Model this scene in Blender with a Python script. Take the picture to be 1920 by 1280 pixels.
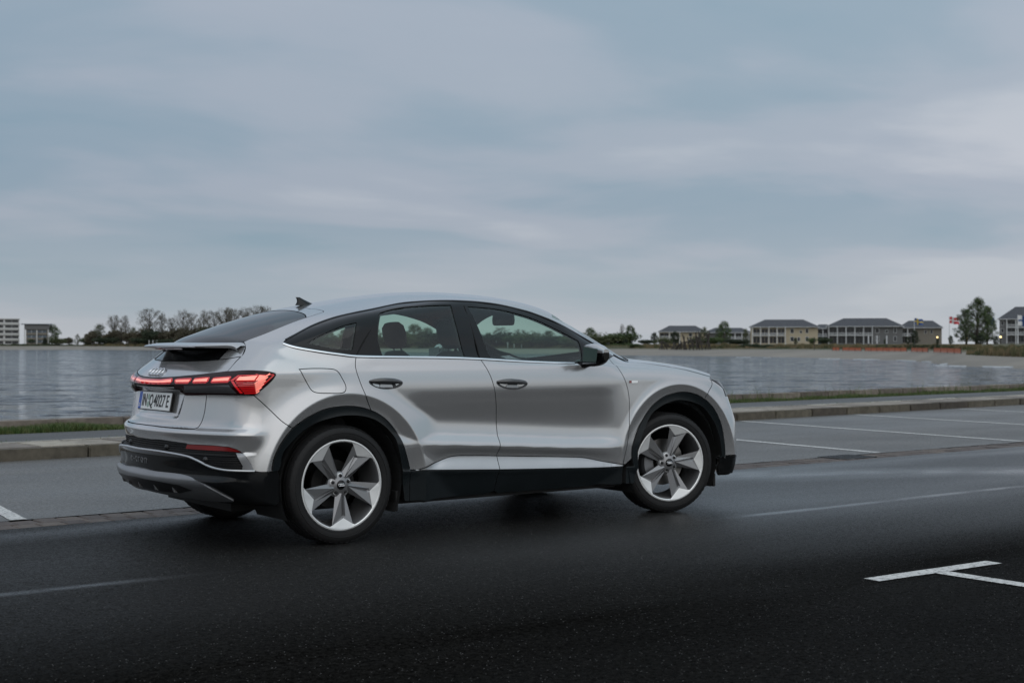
import bpy, bmesh, math, random
import numpy as np
from mathutils import Vector, Matrix
from mathutils.geometry import delaunay_2d_cdt
random.seed(7); np.random.seed(7)
for o in list(bpy.data.objects): bpy.data.objects.remove(o)
scene=bpy.context.scene; COL=scene.collection
# ------------------------------------------------------------------ camera
# world frame: x along the road (the way the car faces), y towards the water, z up; rear axle of the car at x=0
CAM=np.array([-4.1775,-8.3974,1.2264]); FPX=2583.95; TH=0.939241
cam=bpy.data.cameras.new('camera'); cam_o=bpy.data.objects.new('camera',cam); COL.objects.link(cam_o)
cam.sensor_width=36; cam.lens=36*FPX/1920; cam.clip_start=.1; cam.clip_end=9000
cam_o.location=CAM.tolist()
cam_o.rotation_euler=(math.pi/2+math.atan(6.86/FPX),0,TH-math.pi/2)
cam.dof.use_dof=True; cam.dof.focus_distance=8.9; cam.dof.aperture_fstop=4.5
scene.camera=cam_o
# ------------------------------------------------------------------ sky: flat layered overcast
SUN_EL=math.radians(42); SUN_AZ=math.radians(-100)   # azimuth in the xy plane: behind the camera
world=bpy.data.worlds.new('World'); scene.world=world; world.use_nodes=True
nt=world.node_tree; N=nt.nodes; L=nt.links; N.clear()
def nd(t,**k):
    n=N.new(t)
    for a,b in k.items(): setattr(n,a,b)
    return n
def mth(op,a,b=None,c=None):
    n=N.new('ShaderNodeMath'); n.operation=op
    for i,v in enumerate((a,b,c)):
        if v is None: continue
        if isinstance(v,(int,float)): n.inputs[i].default_value=v
        else: L.new(v,n.inputs[i])
    return n.outputs[0]
def mixc(fac,a,b):
    n=N.new('ShaderNodeMix'); n.data_type='RGBA'
    for i,v in ((0,fac),(6,a),(7,b)):
        if isinstance(v,(int,float)): n.inputs[i].default_value=v
        elif isinstance(v,tuple): n.inputs[i].default_value=(*v,1)
        else: L.new(v,n.inputs[i])
    return n.outputs[2]
out=nd('ShaderNodeOutputWorld'); bg=nd('ShaderNodeBackground')
sky=nd('ShaderNodeTexSky',sky_type='NISHITA',sun_disc=False,sun_elevation=SUN_EL,sun_rotation=math.pi/2-SUN_AZ)
tc=nd('ShaderNodeTexCoord'); sep=nd('ShaderNodeSeparateXYZ'); L.new(tc.outputs['Generated'],sep.inputs[0])
up=mth('MAXIMUM',sep.outputs[2],0.0)
den=mth('ADD',up,.12)
px=mth('DIVIDE',sep.outputs[0],den); py=mth('DIVIDE',sep.outputs[1],den)
cmb=nd('ShaderNodeCombineXYZ'); L.new(px,cmb.inputs[0]); L.new(py,cmb.inputs[1])
def noise(vec,scale,detail,rough=.5,dist=0,off=0):
    mp=nd('ShaderNodeMapping'); mp.inputs['Location'].default_value=(off,off*.7,off*.3); mp.inputs['Rotation'].default_value=(0,0,TH)
    mp.inputs['Scale'].default_value=(.8,1.0,1); L.new(vec,mp.inputs[0])
    n=nd('ShaderNodeTexNoise'); n.inputs['Scale'].default_value=scale; n.inputs['Detail'].default_value=detail
    n.inputs['Roughness'].default_value=rough; n.inputs['Distortion'].default_value=dist; L.new(mp.outputs[0],n.inputs['Vector'])
    return n.outputs[0]
def ramp(v,*stops):
    r=nd('ShaderNodeValToRGB'); r.color_ramp.interpolation='EASE'
    e=r.color_ramp.elements
    while len(e)<len(stops): e.new(.5)
    for i,(p,c) in enumerate(stops): e[i].position=p; e[i].color=(*c,1)
    L.new(v,r.inputs[0]); return r.outputs[0]
n1=noise(cmb.outputs[0],.42,3.5,.5,.25,3.1); n2=noise(cmb.outputs[0],.95,5,.52,.3,9.7); n3=noise(cmb.outputs[0],.30,3,.5,.2,21.3)
den_=mth('ADD',mth('MULTIPLY',n1,.62),mth('MULTIPLY',n2,.38))
cloud=ramp(den_,(.37,(.240,.365,.465)),(.45,(.315,.408,.505)),(.53,(.420,.470,.560)),(.61,(.560,.590,.660)))
teal=mixc(mth('MULTIPLY',mth('SUBTRACT',n3,.40),2.2),cloud,(.345,.460,.515))
tealm=mixc(.45,cloud,teal)
# the cloud deck brightens from the horizon to the zenith as an overcast sky does
zen=mth('ADD',mth('MULTIPLY',up,.55),.97)
hz=ramp(up,(0,(.630,.655,.695)),(.035,(.55,.595,.655)),(.13,(.38,.455,.53)))
low=mth('SUBTRACT',1,mth('SMOOTHSTEP' if False else 'MINIMUM',mth('MULTIPLY',up,9.0),1.0))
cl2=mixc(mth('MULTIPLY',low,.75),tealm,hz)
# and towards the veiled sun behind the camera
sdot=mth('ADD',mth('MULTIPLY',sep.outputs[0],math.cos(SUN_AZ)),mth('MULTIPLY',sep.outputs[1],math.sin(SUN_AZ)))
zen=mth('MULTIPLY',zen,mth('ADD',mth('MULTIPLY',sdot,.30),1.12))
vm=nd('ShaderNodeVectorMath',operation='SCALE'); L.new(cl2,vm.inputs[0]); L.new(zen,vm.inputs['Scale'])
sk=nd('ShaderNodeVectorMath',operation='SCALE'); L.new(sky.outputs[0],sk.inputs[0]); sk.inputs['Scale'].default_value=1.0
# nishita daylight through the cloud; the cloud colours are given at the same physical scale (divided by the strength)
wm=nd('ShaderNodeVectorMath',operation='MULTIPLY'); L.new(vm.outputs[0],wm.inputs[0]); L.new(mixc(mth('ADD',mth('MULTIPLY',sdot,.5),.5),(1,1,1),(1.07,1.0,.91)),wm.inputs[1])
scl=nd('ShaderNodeVectorMath',operation='SCALE'); L.new(wm.outputs[0],scl.inputs[0]); scl.inputs['Scale'].default_value=10.0
fin=mixc(.94,sk.outputs[0],scl.outputs[0])
L.new(fin,bg.inputs[0]); bg.inputs[1].default_value=.1; L.new(bg.outputs[0],out.inputs[0])
# ------------------------------------------------------------------ sun: veiled by cloud
sun=bpy.data.lights.new('sun','SUN'); sun.energy=.55; sun.angle=math.radians(75); sun.color=(1,.96,.90)
sun_o=bpy.data.objects.new('sun',sun); COL.objects.link(sun_o)
sd=Vector((math.cos(SUN_EL)*math.cos(SUN_AZ),math.cos(SUN_EL)*math.sin(SUN_AZ),math.sin(SUN_EL)))
sun_o.rotation_euler=(-sd).to_track_quat('-Z','Y').to_euler()
vs=scene.view_settings; vs.view_transform='Standard'; vs.look='None'; vs.exposure=0; vs.gamma=1; vs.use_curve_mapping=False
scene.render.resolution_x=1024; scene.render.resolution_y=682
# ------------------------------------------------------------------ helpers
MAT={}
class MB:
    """small material builder"""
    def __init__(s,name):
        s.m=bpy.data.materials.new(name); s.m.use_nodes=True; s.t=s.m.node_tree; s.n=s.t.nodes; s.l=s.t.links
        s.p=s.n['Principled BSDF']; s.out=s.n['Material Output']; MAT[name]=s.m
    def new(s,t,**k):
        n=s.n.new(t)
        for a,b in k.items(): setattr(n,a,b)
        return n
    def put(s,sock,v):
        if isinstance(v,bpy.types.NodeSocket): s.l.new(v,sock)
        elif isinstance(v,tuple) and len(v)==3 and sock.type=='RGBA': sock.default_value=(*v,1)
        else: sock.default_value=v
    def set(s,**k):
        for a,b in k.items(): s.put(s.p.inputs[a.replace('_',' ')],b)
        return s
    def pos(s):
        return s.new('ShaderNodeNewGeometry').outputs['Position']
    def obj(s): return s.new('ShaderNodeTexCoord').outputs['Object']
    def map(s,vec,scale=(1,1,1),rot=(0,0,0),loc=(0,0,0)):
        n=s.new('ShaderNodeMapping'); s.put(n.inputs['Vector'],vec); n.inputs['Scale'].default_value=scale
        n.inputs['Rotation'].default_value=rot; n.inputs['Location'].default_value=loc; return n.outputs[0]
    def noise(s,vec,scale,detail=3,rough=.5,dist=0):
        n=s.new('ShaderNodeTexNoise'); s.put(n.inputs['Vector'],vec); n.inputs['Scale'].default_value=scale
        n.inputs['Detail'].default_value=detail; n.inputs['Roughness'].default_value=rough; n.inputs['Distortion'].default_value=dist
        return n.outputs[0]
    def voro(s,vec,scale,feature='F1'):
        n=s.new('ShaderNodeTexVoronoi',feature=feature); s.put(n.inputs['Vector'],vec); n.inputs['Scale'].default_value=scale
        return n
    def ramp(s,v,*st):
        r=s.new('ShaderNodeValToRGB'); e=r.color_ramp.elements
        while len(e)<len(st): e.new(.5)
        for i,(p,c) in enumerate(st):
            e[i].position=p; e[i].color=(c,c,c,1) if isinstance(c,(int,float)) else (*c,1)
        s.put(r.inputs[0],v); return r.outputs[0]
    def math(s,op,a,b=None,c=None):
        n=s.new('ShaderNodeMath',operation=op)
        for i,v in enumerate((a,b,c)):
            if v is not None: s.put(n.inputs[i],v)
        return n.outputs[0]
    def mix(s,f,a,b,blend='MIX'):
        n=s.new('ShaderNodeMix',data_type='RGBA',blend_type=blend); s.put(n.inputs[0],f); s.put(n.inputs[6],a); s.put(n.inputs[7],b); return n.outputs[2]
    def slopes(s,col,ax,ay,base=None):
        """surface slopes straight from a noise colour (keeps its grain at any distance)"""
        sp=s.new('ShaderNodeSeparateColor'); s.put(sp.inputs[0],col)
        c=s.new('ShaderNodeCombineXYZ'); s.put(c.inputs[0],s.math('MULTIPLY',s.math('SUBTRACT',sp.outputs[0],.5),ax)); s.put(c.inputs[1],s.math('MULTIPLY',s.math('SUBTRACT',sp.outputs[1],.5),ay))
        c.inputs[2].default_value=1.0 if base is None else 0.0
        return c.outputs[0]
    def vadd(s,a,b):
        n=s.new('ShaderNodeVectorMath',operation='ADD'); s.put(n.inputs[0],a); s.put(n.inputs[1],b); return n.outputs[0]
    def vscale(s,a,k):
        n=s.new('ShaderNodeVectorMath',operation='SCALE'); s.put(n.inputs[0],a); s.put(n.inputs['Scale'],k); return n.outputs[0]
    def normal(s,v):
        n=s.new('ShaderNodeVectorMath',operation='NORMALIZE'); s.put(n.inputs[0],v); s.l.new(n.outputs[0],s.p.inputs['Normal'])
    def noisec(s,vec,scale,detail=3,rough=.5,dist=0):
        n=s.new('ShaderNodeTexNoise'); s.put(n.inputs['Vector'],vec); n.inputs['Scale'].default_value=scale
        n.inputs['Detail'].default_value=detail; n.inputs['Roughness'].default_value=rough; n.inputs['Distortion'].default_value=dist
        return n.outputs[1]
    def bump(s,h,strength=.3,dist=.01):
        n=s.new('ShaderNodeBump'); s.put(n.inputs['Height'],h); n.inputs['Strength'].default_value=strength; n.inputs['Distance'].default_value=dist
        s.l.new(n.outputs[0],s.p.inputs['Normal']); return n
def simple(name,col,rough=.5,metal=0,coat=0,var=.12,vscale=6,**k):
    """plain material with a little procedural tonal variation"""
    b=MB(name); n=b.noise(b.obj(),vscale,4)
    c=b.mix(b.ramp(n,(.3,0),(.7,1)),tuple(x*(1-var) for x in col),tuple(min(1,x*(1+var)) for x in col))
    b.set(Base_Color=c,Roughness=rough,Metallic=metal,Coat_Weight=coat,**k); return b
def link(o,parent=None):
    COL.objects.link(o)
    if parent is not None: o.parent=parent
    return o
def tag(o,label=None,cat=None,group=None,kind=None):
    if label: o['label']=label
    if cat: o['category']=cat
    if group: o['group']=group
    if kind: o['kind']=kind
    return o
def empty(name,loc=(0,0,0),rz=0,parent=None):
    o=bpy.data.objects.new(name,None); o.location=loc; o.rotation_euler=(0,0,rz); o.empty_display_size=.2
    return link(o,parent)
def mesh(name,v,f,mats,parent=None,smooth=False,fm=None,loc=None):
    me=bpy.data.meshes.new(name); me.from_pydata([tuple(map(float,p)) for p in v],[],[tuple(map(int,q)) for q in f])
    for m in ([mats] if isinstance(mats,str) else mats): me.materials.append(MAT[m])
    if fm is not None: me.polygons.foreach_set('material_index',np.asarray(fm,np.int32))
    if smooth: me.polygons.foreach_set('use_smooth',np.ones(len(me.polygons),bool))
    me.update()
    o=bpy.data.objects.new(name,me)
    if loc is not None: o.location=loc
    return link(o,parent)
class Geo:
    """collects simple solids into one mesh"""
    def __init__(s): s.v=[]; s.f=[]; s.m=[]
    def add(s,v,f,m=0):
        k=len(s.v); s.v+= [tuple(p) for p in v]; s.f+=[tuple(i+k for i in q) for q in f]; s.m+=[m]*len(f); return s
    def box(s,x0,x1,y0,y1,z0,z1,m=0):
        v=[(x,y,z) for z in (z0,z1) for y in (y0,y1) for x in (x0,x1)]
        return s.add(v,[(0,2,3,1),(4,5,7,6),(0,1,5,4),(2,6,7,3),(0,4,6,2),(1,3,7,5)],m)
    def tube(s,pts,rad,n=8,m=0,caps=True):
        pts=[Vector(p) for p in pts]; R=rad if isinstance(rad,(list,tuple)) else [rad]*len(pts); rings=[]
        for i,p in enumerate(pts):
            d=(pts[min(i+1,len(pts)-1)]-pts[max(i-1,0)]).normalized()
            a=d.orthogonal().normalized() if i==0 else (a-d*a.dot(d)).normalized()
            b=d.cross(a); rings.append([p+(a*math.cos(t)+b*math.sin(t))*R[i] for t in [2*math.pi*j/n for j in range(n)]])
        v=[q for r in rings for q in r]; f=[]
        for i in range(len(pts)-1):
            for j in range(n): f.append((i*n+j,i*n+(j+1)%n,(i+1)*n+(j+1)%n,(i+1)*n+j))
        if caps: f.append(tuple(range(n))[::-1]); f.append(tuple(range((len(pts)-1)*n,len(pts)*n)))
        return s.add(v,f,m)
    def lathe(s,prof,n=48,axis='y',c=(0,0,0),m=0,closed=False):
        """prof: (radius, axial)"""
        v=[];f=[]
        for j in range(n):
            t=2*math.pi*j/n
            for r,a in prof:
                if axis=='y': v.append((c[0]+r*math.cos(t),c[1]+a,c[2]+r*math.sin(t)))
                else: v.append((c[0]+r*math.cos(t),c[1]+r*math.sin(t),c[2]+a))
        k=len(prof)
        for j in range(n):
            j2=(j+1)%n
            for i in range(k-1 if not closed else k):
                i2=(i+1)%k
                q=(j*k+i,j*k+i2,j2*k+i2,j2*k+i); f.append(q if axis=='y' else q[::-1])
        return s.add(v,f,m)
    def build(s,name,mats,parent=None,smooth=False,loc=None):
        return mesh(name,s.v,s.f,mats,parent,smooth,s.m,loc)
def bevel(o,w=.01,seg=2):
    m=o.modifiers.new('bevel','BEVEL'); m.width=w; m.segments=seg; m.limit_method='ANGLE'; return o
def smooth_angle(o,deg=40):
    me=o.data; bm=bmesh.new(); bm.from_mesh(me)
    for e in bm.edges:
        if len(e.link_faces)==2: e.smooth=e.calc_face_angle(0)<math.radians(deg)
    for f in bm.faces: f.smooth=True
    bm.to_mesh(me); bm.free(); return o
def ray_dir(u,v=646.86):
    a=(u-960)/FPX; return np.array([math.cos(TH)+a*math.sin(TH),math.sin(TH)-a*math.cos(TH),-(v-646.86)/FPX])
def site(u,depth,z=0):
    """ground position at a bearing and depth from the camera"""
    d=ray_dir(u); return Vector((CAM[0]+d[0]*depth,CAM[1]+d[1]*depth,z))
WORDS=['first','second','third','fourth','fifth','sixth','seventh','eighth','ninth','tenth','eleventh','twelfth','thirteenth','fourteenth','fifteenth','sixteenth','seventeenth','eighteenth','nineteenth','twentieth']
# ------------------------------------------------------------------ ground materials
KX=.088                                    # the kerb and promenade draw away from the road axis by this slope
def kerb_y(x): return 6.47+KX*x
def asphalt(name,dark,light,grain,rough,fleck=.5,spec=.35,wet=None):
    b=MB(name); p=b.pos()
    g1=b.noise(p,110,3,.6); v=b.voro(p,85); patch=b.noise(b.map(p,(.10,.45,1)),1.0,4,.55,.4); patch2=b.noise(b.map(p,(.5,.9,1)),.9,5,.6)
    g3=b.noise(p,34,3,.65)
    base=b.mix(b.ramp(b.math('ADD',b.math('MULTIPLY',g1,.5),b.math('MULTIPLY',g3,.5)),(.42,0),(.60,1)),dark,light)
    base=b.mix(b.math('MULTIPLY',b.ramp(patch2,(.35,0),(.7,1)),.45),base,tuple(c*.55 for c in dark))
    st=b.math('MULTIPLY',b.ramp(v.outputs['Distance'],(.12,1),(.32,0)),b.ramp(v.outputs['Color'],(.78,0),(.86,1)))
    base=b.mix(b.math('MULTIPLY',st,fleck),base,(.38,.37,.36))
    w=b.math('MULTIPLY',b.ramp(patch,(.40,0),(.66,1)),.45)
    if wet: w=b.math('MULTIPLY',w,b.math('ADD',.12,b.math('MULTIPLY',lane(b,p,wet),.88)))
    if wet: w=wet(b,p,w,patch2)
    ln=lane(b,p,wet) if wet else None      # 0 next to the camera, where a darker foreground is put into the asphalt colour, 1 farther off
    k=b.math('SUBTRACT',3.2,b.math('MULTIPLY',ln,1.9)) if wet else 1.0
    sl=b.vadd(b.slopes(b.noisec(p,105,2,.6),1 if wet else grain,1 if wet else grain,0),b.slopes(b.noisec(p,33,2,.5),.35 if wet else grain*.35,.35 if wet else grain*.35,0))
    if wet: sl=b.vscale(sl,k)
    upv=b.new('ShaderNodeCombineXYZ'); upv.inputs[2].default_value=1; sl=b.vadd(sl,upv.outputs[0])
    nm=b.new('ShaderNodeMix',data_type='VECTOR'); b.put(nm.inputs[0],b.math('MULTIPLY',w,.85)); b.put(nm.inputs[4],sl); b.put(nm.inputs[5],upv.outputs[0]); b.normal(nm.outputs[1])
    if wet:
        base=b.mix(ln,b.mix(.50,base,(.002,.002,.0018)),base)
        rg=b.math('SUBTRACT',.75,b.math('MULTIPLY',ln,.33)); sp_=b.math('MULTIPLY',ln,spec)
    else: rg,sp_=rough,spec
    b.set(Base_Color=b.mix(b.math('MULTIPLY',w,.35),base,tuple(c*.5 for c in dark)),Roughness=b.math('SUBTRACT',rg,b.math('MULTIPLY',w,b.math('SUBTRACT',rg,.22))),Specular_IOR_Level=b.math('ADD',sp_,b.math('MULTIPLY',w,b.math('SUBTRACT',.45,sp_))))
    return b
def lane(b,p,_):
    sp=b.new('ShaderNodeSeparateXYZ'); b.put(sp.inputs[0],p); n=b.noise(b.map(p,(.25,.5,1)),1.0,3)
    y=b.math('ADD',sp.outputs[1],b.math('MULTIPLY',b.math('SUBTRACT',n,.5),1.2))
    t=b.math('MINIMUM',b.math('MAXIMUM',b.math('DIVIDE',b.math('ADD',y,3.6),2.6),0.0),1.0)
    wx=b.math('MINIMUM',b.math('MAXIMUM',b.math('DIVIDE',b.math('ADD',sp.outputs[0],2.5),6.5),.35),1.0)
    return b.math('MULTIPLY',t,wx)
def road_wet(b,p,w,n):
    """water standing along the joint between the lanes and towards the gutter"""
    sp=b.new('ShaderNodeSeparateXYZ'); b.put(sp.inputs[0],p); x,y=sp.outputs[0],sp.outputs[1]
    wob=b.noise(b.map(p,(.35,.35,1)),1.0,3); wob2=b.noise(b.map(p,(1.6,3,1)),1.0,3)
    ys=b.math('SUBTRACT',b.math('ADD',y,1.42),b.math('MULTIPLY',x,.012)); ys=b.math('ADD',ys,b.math('MULTIPLY',b.math('SUBTRACT',wob,.5),.10))
    seam=b.ramp(b.math('ABSOLUTE',ys),(.015,1),(.075,0)); seam=b.math('MULTIPLY',seam,b.ramp(wob2,(.35,.30),(.6,1))); seam=b.math('MULTIPLY',seam,b.ramp(b.math('ABSOLUTE',b.math('SUBTRACT',x,.75)),(1.5,0.0),(2.6,1)) if False else b.math('MINIMUM',b.math('MAXIMUM',b.math('SUBTRACT',b.math('ABSOLUTE',b.math('SUBTRACT',x,.75)),1.6),0.0),1.0))
    yg=b.math('SUBTRACT',b.math('ADD',y,b.math('MULTIPLY',b.math('SUBTRACT',wob,.5),.9)),b.math('MULTIPLY',x,.03))
    xa=b.math('SUBTRACT',x,4.6); ya=b.math('SUBTRACT',y,1.05)
    dd=b.math('ADD',b.math('MULTIPLY',xa,.433),b.math('MULTIPLY',ya,.902)); ss=b.math('SUBTRACT',b.math('MULTIPLY',xa,.902),b.math('MULTIPLY',ya,.433))
    dd=b.math('ABSOLUTE',b.math('ADD',dd,b.math('MULTIPLY',b.math('SUBTRACT',wob,.5),.8)))
    band=b.math('MULTIPLY',b.math('MULTIPLY',b.ramp(dd,(.0,1),(.62,0)),b.ramp(ss,(.0,0),(1.0,1))),b.ramp(wob2,(.30,.45),(.62,.95)))
    band=b.math('ADD',band,b.math('MULTIPLY',b.math('MULTIPLY',b.ramp(yg,(.35,0),(.75,1)),b.ramp(yg,(.80,1),(1.0,.3))),.40))
    return b.math('MINIMUM',b.math('ADD',w,b.math('ADD',b.math('MULTIPLY',seam,.95),b.math('MULTIPLY',band,1.1))),1.0)
asphalt('road_asphalt',(.0045,.0043,.0039),(.0330,.0315,.0290),3.0,.56,1.0,.42,road_wet)
asphalt('bay_asphalt',(.080,.078,.075),(.230,.223,.213),1.9,.56,.45,.28)
asphalt('path_asphalt',(.105,.106,.107),(.150,.150,.150),1.2,.75,.1,.10)
b=MB('road_paint'); p=b.pos(); n=b.noise(p,38,5,.65); w=b.noise(p,4,4,.6)
b.set(Base_Color=b.mix(b.ramp(n,(.36,0),(.50,1)),(.17,.17,.165),b.mix(b.ramp(w,(.3,0),(.7,1)),(.50,.49,.47),(.68,.67,.64))),Roughness=.6); b.bump(n,.3,.003)
def stone(name,c1,c2,rough=.85,scale=9,bumpd=.006,dirt=.35):
    b=MB(name); p=b.pos(); n=b.noise(p,scale,6,.62); f=b.noise(p,scale*9,3,.6); d=b.noise(p,scale*.35,4,.6)
    oi=b.new('ShaderNodeObjectInfo').outputs['Random']
    c=b.mix(b.ramp(n,(.3,0),(.7,1)),c1,c2); c=b.mix(b.math('MULTIPLY',b.ramp(d,(.42,0),(.68,1)),dirt),c,tuple(x*.35 for x in c1))
    hs=b.new('ShaderNodeHueSaturation'); b.put(hs.inputs['Color'],c); b.put(hs.inputs['Value'],b.math('ADD',.66,b.math('MULTIPLY',oi,.68))); b.put(hs.inputs['Hue'],b.math('ADD',.488,b.math('MULTIPLY',oi,.024)))
    b.set(Base_Color=hs.outputs[0],Roughness=rough); b.bump(b.math('ADD',n,b.math('MULTIPLY',f,.5)),.5,bumpd)
stone('kerb_stone',(.060,.050,.037),(.115,.098,.074)); stone('slab_stone',(.22,.190,.155),(.34,.30,.255),.8); stone('edge_stone',(.30,.285,.25),(.44,.42,.38))
stone('wall_stone',(.12,.098,.080),(.22,.185,.155)); stone('gutter_brick',(.070,.052,.044),(.125,.098,.082),.7,22,.004); stone('joint_dirt',(.018,.018,.015),(.035,.034,.028),.95,30)
b=MB('earth'); n=b.noise(b.pos(),1.3,5,.6); b.set(Base_Color=b.mix(n,(.020,.028,.012),(.05,.055,.025)),Roughness=.95)
b=MB('grass_blade'); oi=b.noise(b.pos(),7,3); n2=b.noise(b.pos(),60,2)
b.set(Base_Color=b.mix(b.ramp(oi,(.35,0),(.65,1)),(.040,.085,.012),b.mix(n2,(.065,.110,.020),(.13,.12,.045))),Roughness=.6)
b=MB('dry_grass'); oi=b.noise(b.pos(),.25,4); n2=b.noise(b.pos(),2.5,3)
b.set(Base_Color=b.mix(b.ramp(oi,(.38,0),(.62,1)),b.mix(n2,(.155,.115,.060),(.23,.175,.10)),(.060,.070,.028)),Roughness=.9)
b=MB('sand'); p=b.pos(); n=b.noise(p,.06,5,.6); f=b.noise(p,1.2,4,.6)
b.set(Base_Color=b.mix(b.ramp(n,(.3,0),(.7,1)),(.175,.160,.138),b.mix(f,(.235,.210,.180),(.285,.255,.215))),Roughness=.95); b.bump(f,.5,.15)
b=MB('land'); p=b.pos(); n=b.noise(p,.05,5,.6); f=b.noise(p,.6,4,.6)
b.set(Base_Color=b.mix(b.ramp(n,(.35,0),(.65,1)),b.mix(f,(.105,.088,.045),(.165,.130,.075)),(.040,.052,.020)),Roughness=.95)
# water: short wind waves that run along the shore
b=MB('sea_water'); p=b.pos()
A=math.degrees(TH); rot=(0,0,-TH)
m1=b.map(p,(1,1,1),(0,0,-TH+math.pi/2))
s1=b.slopes(b.noisec(b.map(m1,(.16,.42,.5)),1.0,3,.55,.5),1.2,1.8); s2=b.slopes(b.noisec(b.map(m1,(.75,1.7,1)),1.0,2,.5,.4),1.4,2.6,0); s3=b.slopes(b.noisec(b.map(m1,(3.0,6.0,1)),1.0,2,.5,.2),.6,1.0,0)
vr=b.new('ShaderNodeVectorRotate',rotation_type='Z_AXIS'); b.put(vr.inputs['Vector'],b.vadd(b.vadd(s1,s2),s3)); vr.inputs['Angle'].default_value=TH-math.pi/2
b.normal(vr.outputs[0]); b.set(Base_Color=(.030,.037,.048),Roughness=.10,IOR=1.33,Specular_IOR_Level=.5)
b=MB('foam'); n=b.noise(b.pos(),1.5,4); b.set(Base_Color=b.mix(n,(.30,.32,.34),(.46,.47,.48)),Roughness=.7)
# ------------------------------------------------------------------ road, bays, promenade
def sheet(name,xs,y0,y1,z,mt,nrow=1):
    v=[];f=[]
    for x in xs:
        for j in range(nrow+1):
            a=y0(x) if callable(y0) else y0; c=y1(x) if callable(y1) else y1; v.append((x,a+(c-a)*j/nrow,z))
    k=nrow+1
    for i in range(len(xs)-1):
        for j in range(nrow): f.append((i*k+j,(i+1)*k+j,(i+1)*k+j+1,i*k+j+1))
    return mesh(name,v,f,mt)
far=[-400,-150,-60,-20,0,20,60,150,400]
tag(mesh('ground',[(-3000,-3000,-.06),(3000,-3000,-.06),(3000,-38,-.06),(-3000,-38,-.06)],[(0,1,2,3)],'land'),kind='structure')
GX0=lambda x:1.06+.036*x; GX1=lambda x:1.50+.036*x
tag(sheet('road',far,-40,GX0,0,'road_asphalt'),kind='structure')
tag(sheet('parking_bays',far,GX1,lambda x:kerb_y(x)+.02,0,'bay_asphalt'),kind='structure')
tag(sheet('parking_bays',[-150,-60,-20,20,60,150],-39,-9.2,.004,'bay_asphalt'),kind='structure')  # unseen pale sheet behind the camera, added to brighten reflections in the car doors
gut=tag(sheet('gutter',far,lambda x:GX0(x)-.0,lambda x:GX1(x)+.0,-.012,'joint_dirt'),kind='structure')
# gutter bricks: two courses
mb=None; BP=.163
def brick_mesh(lx,ly,h,bv=.006):
    g=Geo(); g.box(-lx/2,lx/2,-ly/2,ly/2,-h,0); o=g.build('brick','gutter_brick',gut)
    bm=bmesh.new(); bm.from_mesh(o.data); bmesh.ops.bevel(bm,geom=[e for e in bm.edges if all(v.co.z>-h*.5 for v in e.verts)],offset=bv,segments=1,affect='EDGES'); bm.to_mesh(o.data); bm.free()
    return o
bmA=brick_mesh(BP-.012,.225,.05); bmB=brick_mesh(BP-.012,.185,.05); first={0:True,1:True}; rnd=random.Random(3)
for row,(src,dy) in enumerate(((bmB,.105),(bmA,.322))):
    for i in range(135):
        x=-2.6+BP*(i+.5*row*.6)
        if .35<x<3.1 and row==0: pass
        if first[row]: o=src; first[row]=False
        else: o=src.copy(); link(o,gut)
        o.location=(x,GX0(x)+dy,-.002+rnd.uniform(-.004,.003)); o.rotation_euler=(rnd.uniform(-.01,.01),rnd.uniform(-.015,.015),math.atan(.036)+rnd.uniform(-.015,.015))
# drain grate in the gutter
dg_=empty('drain_grate',(7.72,GX0(7.72)+.30,0),math.atan(.036)); tag(dg_,'black iron slotted drain grate in the brick gutter','drain')
g=Geo()
for a in ((-.26,.26,-.20,-.175),(-.26,.26,.175,.20),(-.26,-.235,-.175,.175),(.235,.26,-.175,.175)): g.box(a[0],a[1],a[2],a[3],-.03,.006)
simple('iron',(.030,.030,.030),.45,metal=.6); simple('pit',(.003,.003,.003),.9)
g.build('frame','iron',dg_); g=Geo(); g.box(-.235,.235,-.175,.175,-.03,-.02); g.build('pit','pit',dg_)
for i in range(9):
    g=Geo(); x=-.205+i*.051; g.box(x-.011,x+.011,-.174,.174,-.018,.005); g.build('bar','iron',dg_)
# painted bay lines
def line(name,p0,p1,w,label,z=.004,mt='road_paint'):
    p0=Vector((*p0,z)); p1=Vector((*p1,z)); d=(p1-p0).normalized(); n=Vector((-d.y,d.x,0))*w/2; v=[];f=[]; k=max(2,int((p1-p0).length/.12)); r=random.Random(int(p0.x*10))
    for i in range(k+1):
        c=p0.lerp(p1,i/k); v+=[c+n*(1+r.uniform(-.06,.06)),c-n*(1+r.uniform(-.06,.06))]
    for i in range(k): f.append((2*i,2*i+1,2*i+3,2*i+2))
    return tag(mesh(name,v,f,mt),kind='structure')
for x in (-1.24,5.35,8.50,11.45,14.55,17.9,21.0,24.0):
    yk=kerb_y(x)-.12; line('bay_line',(x-.02,GX1(x)+(.02 if x>0 else 0)),(x+.085*(yk-1.6),yk),.115,'')
line('bay_line',(1.585,-3.70),(2.615,-3.72),.105,''); line('bay_line',(2.085,-3.76),(2.16,-9),.105,'')
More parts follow.
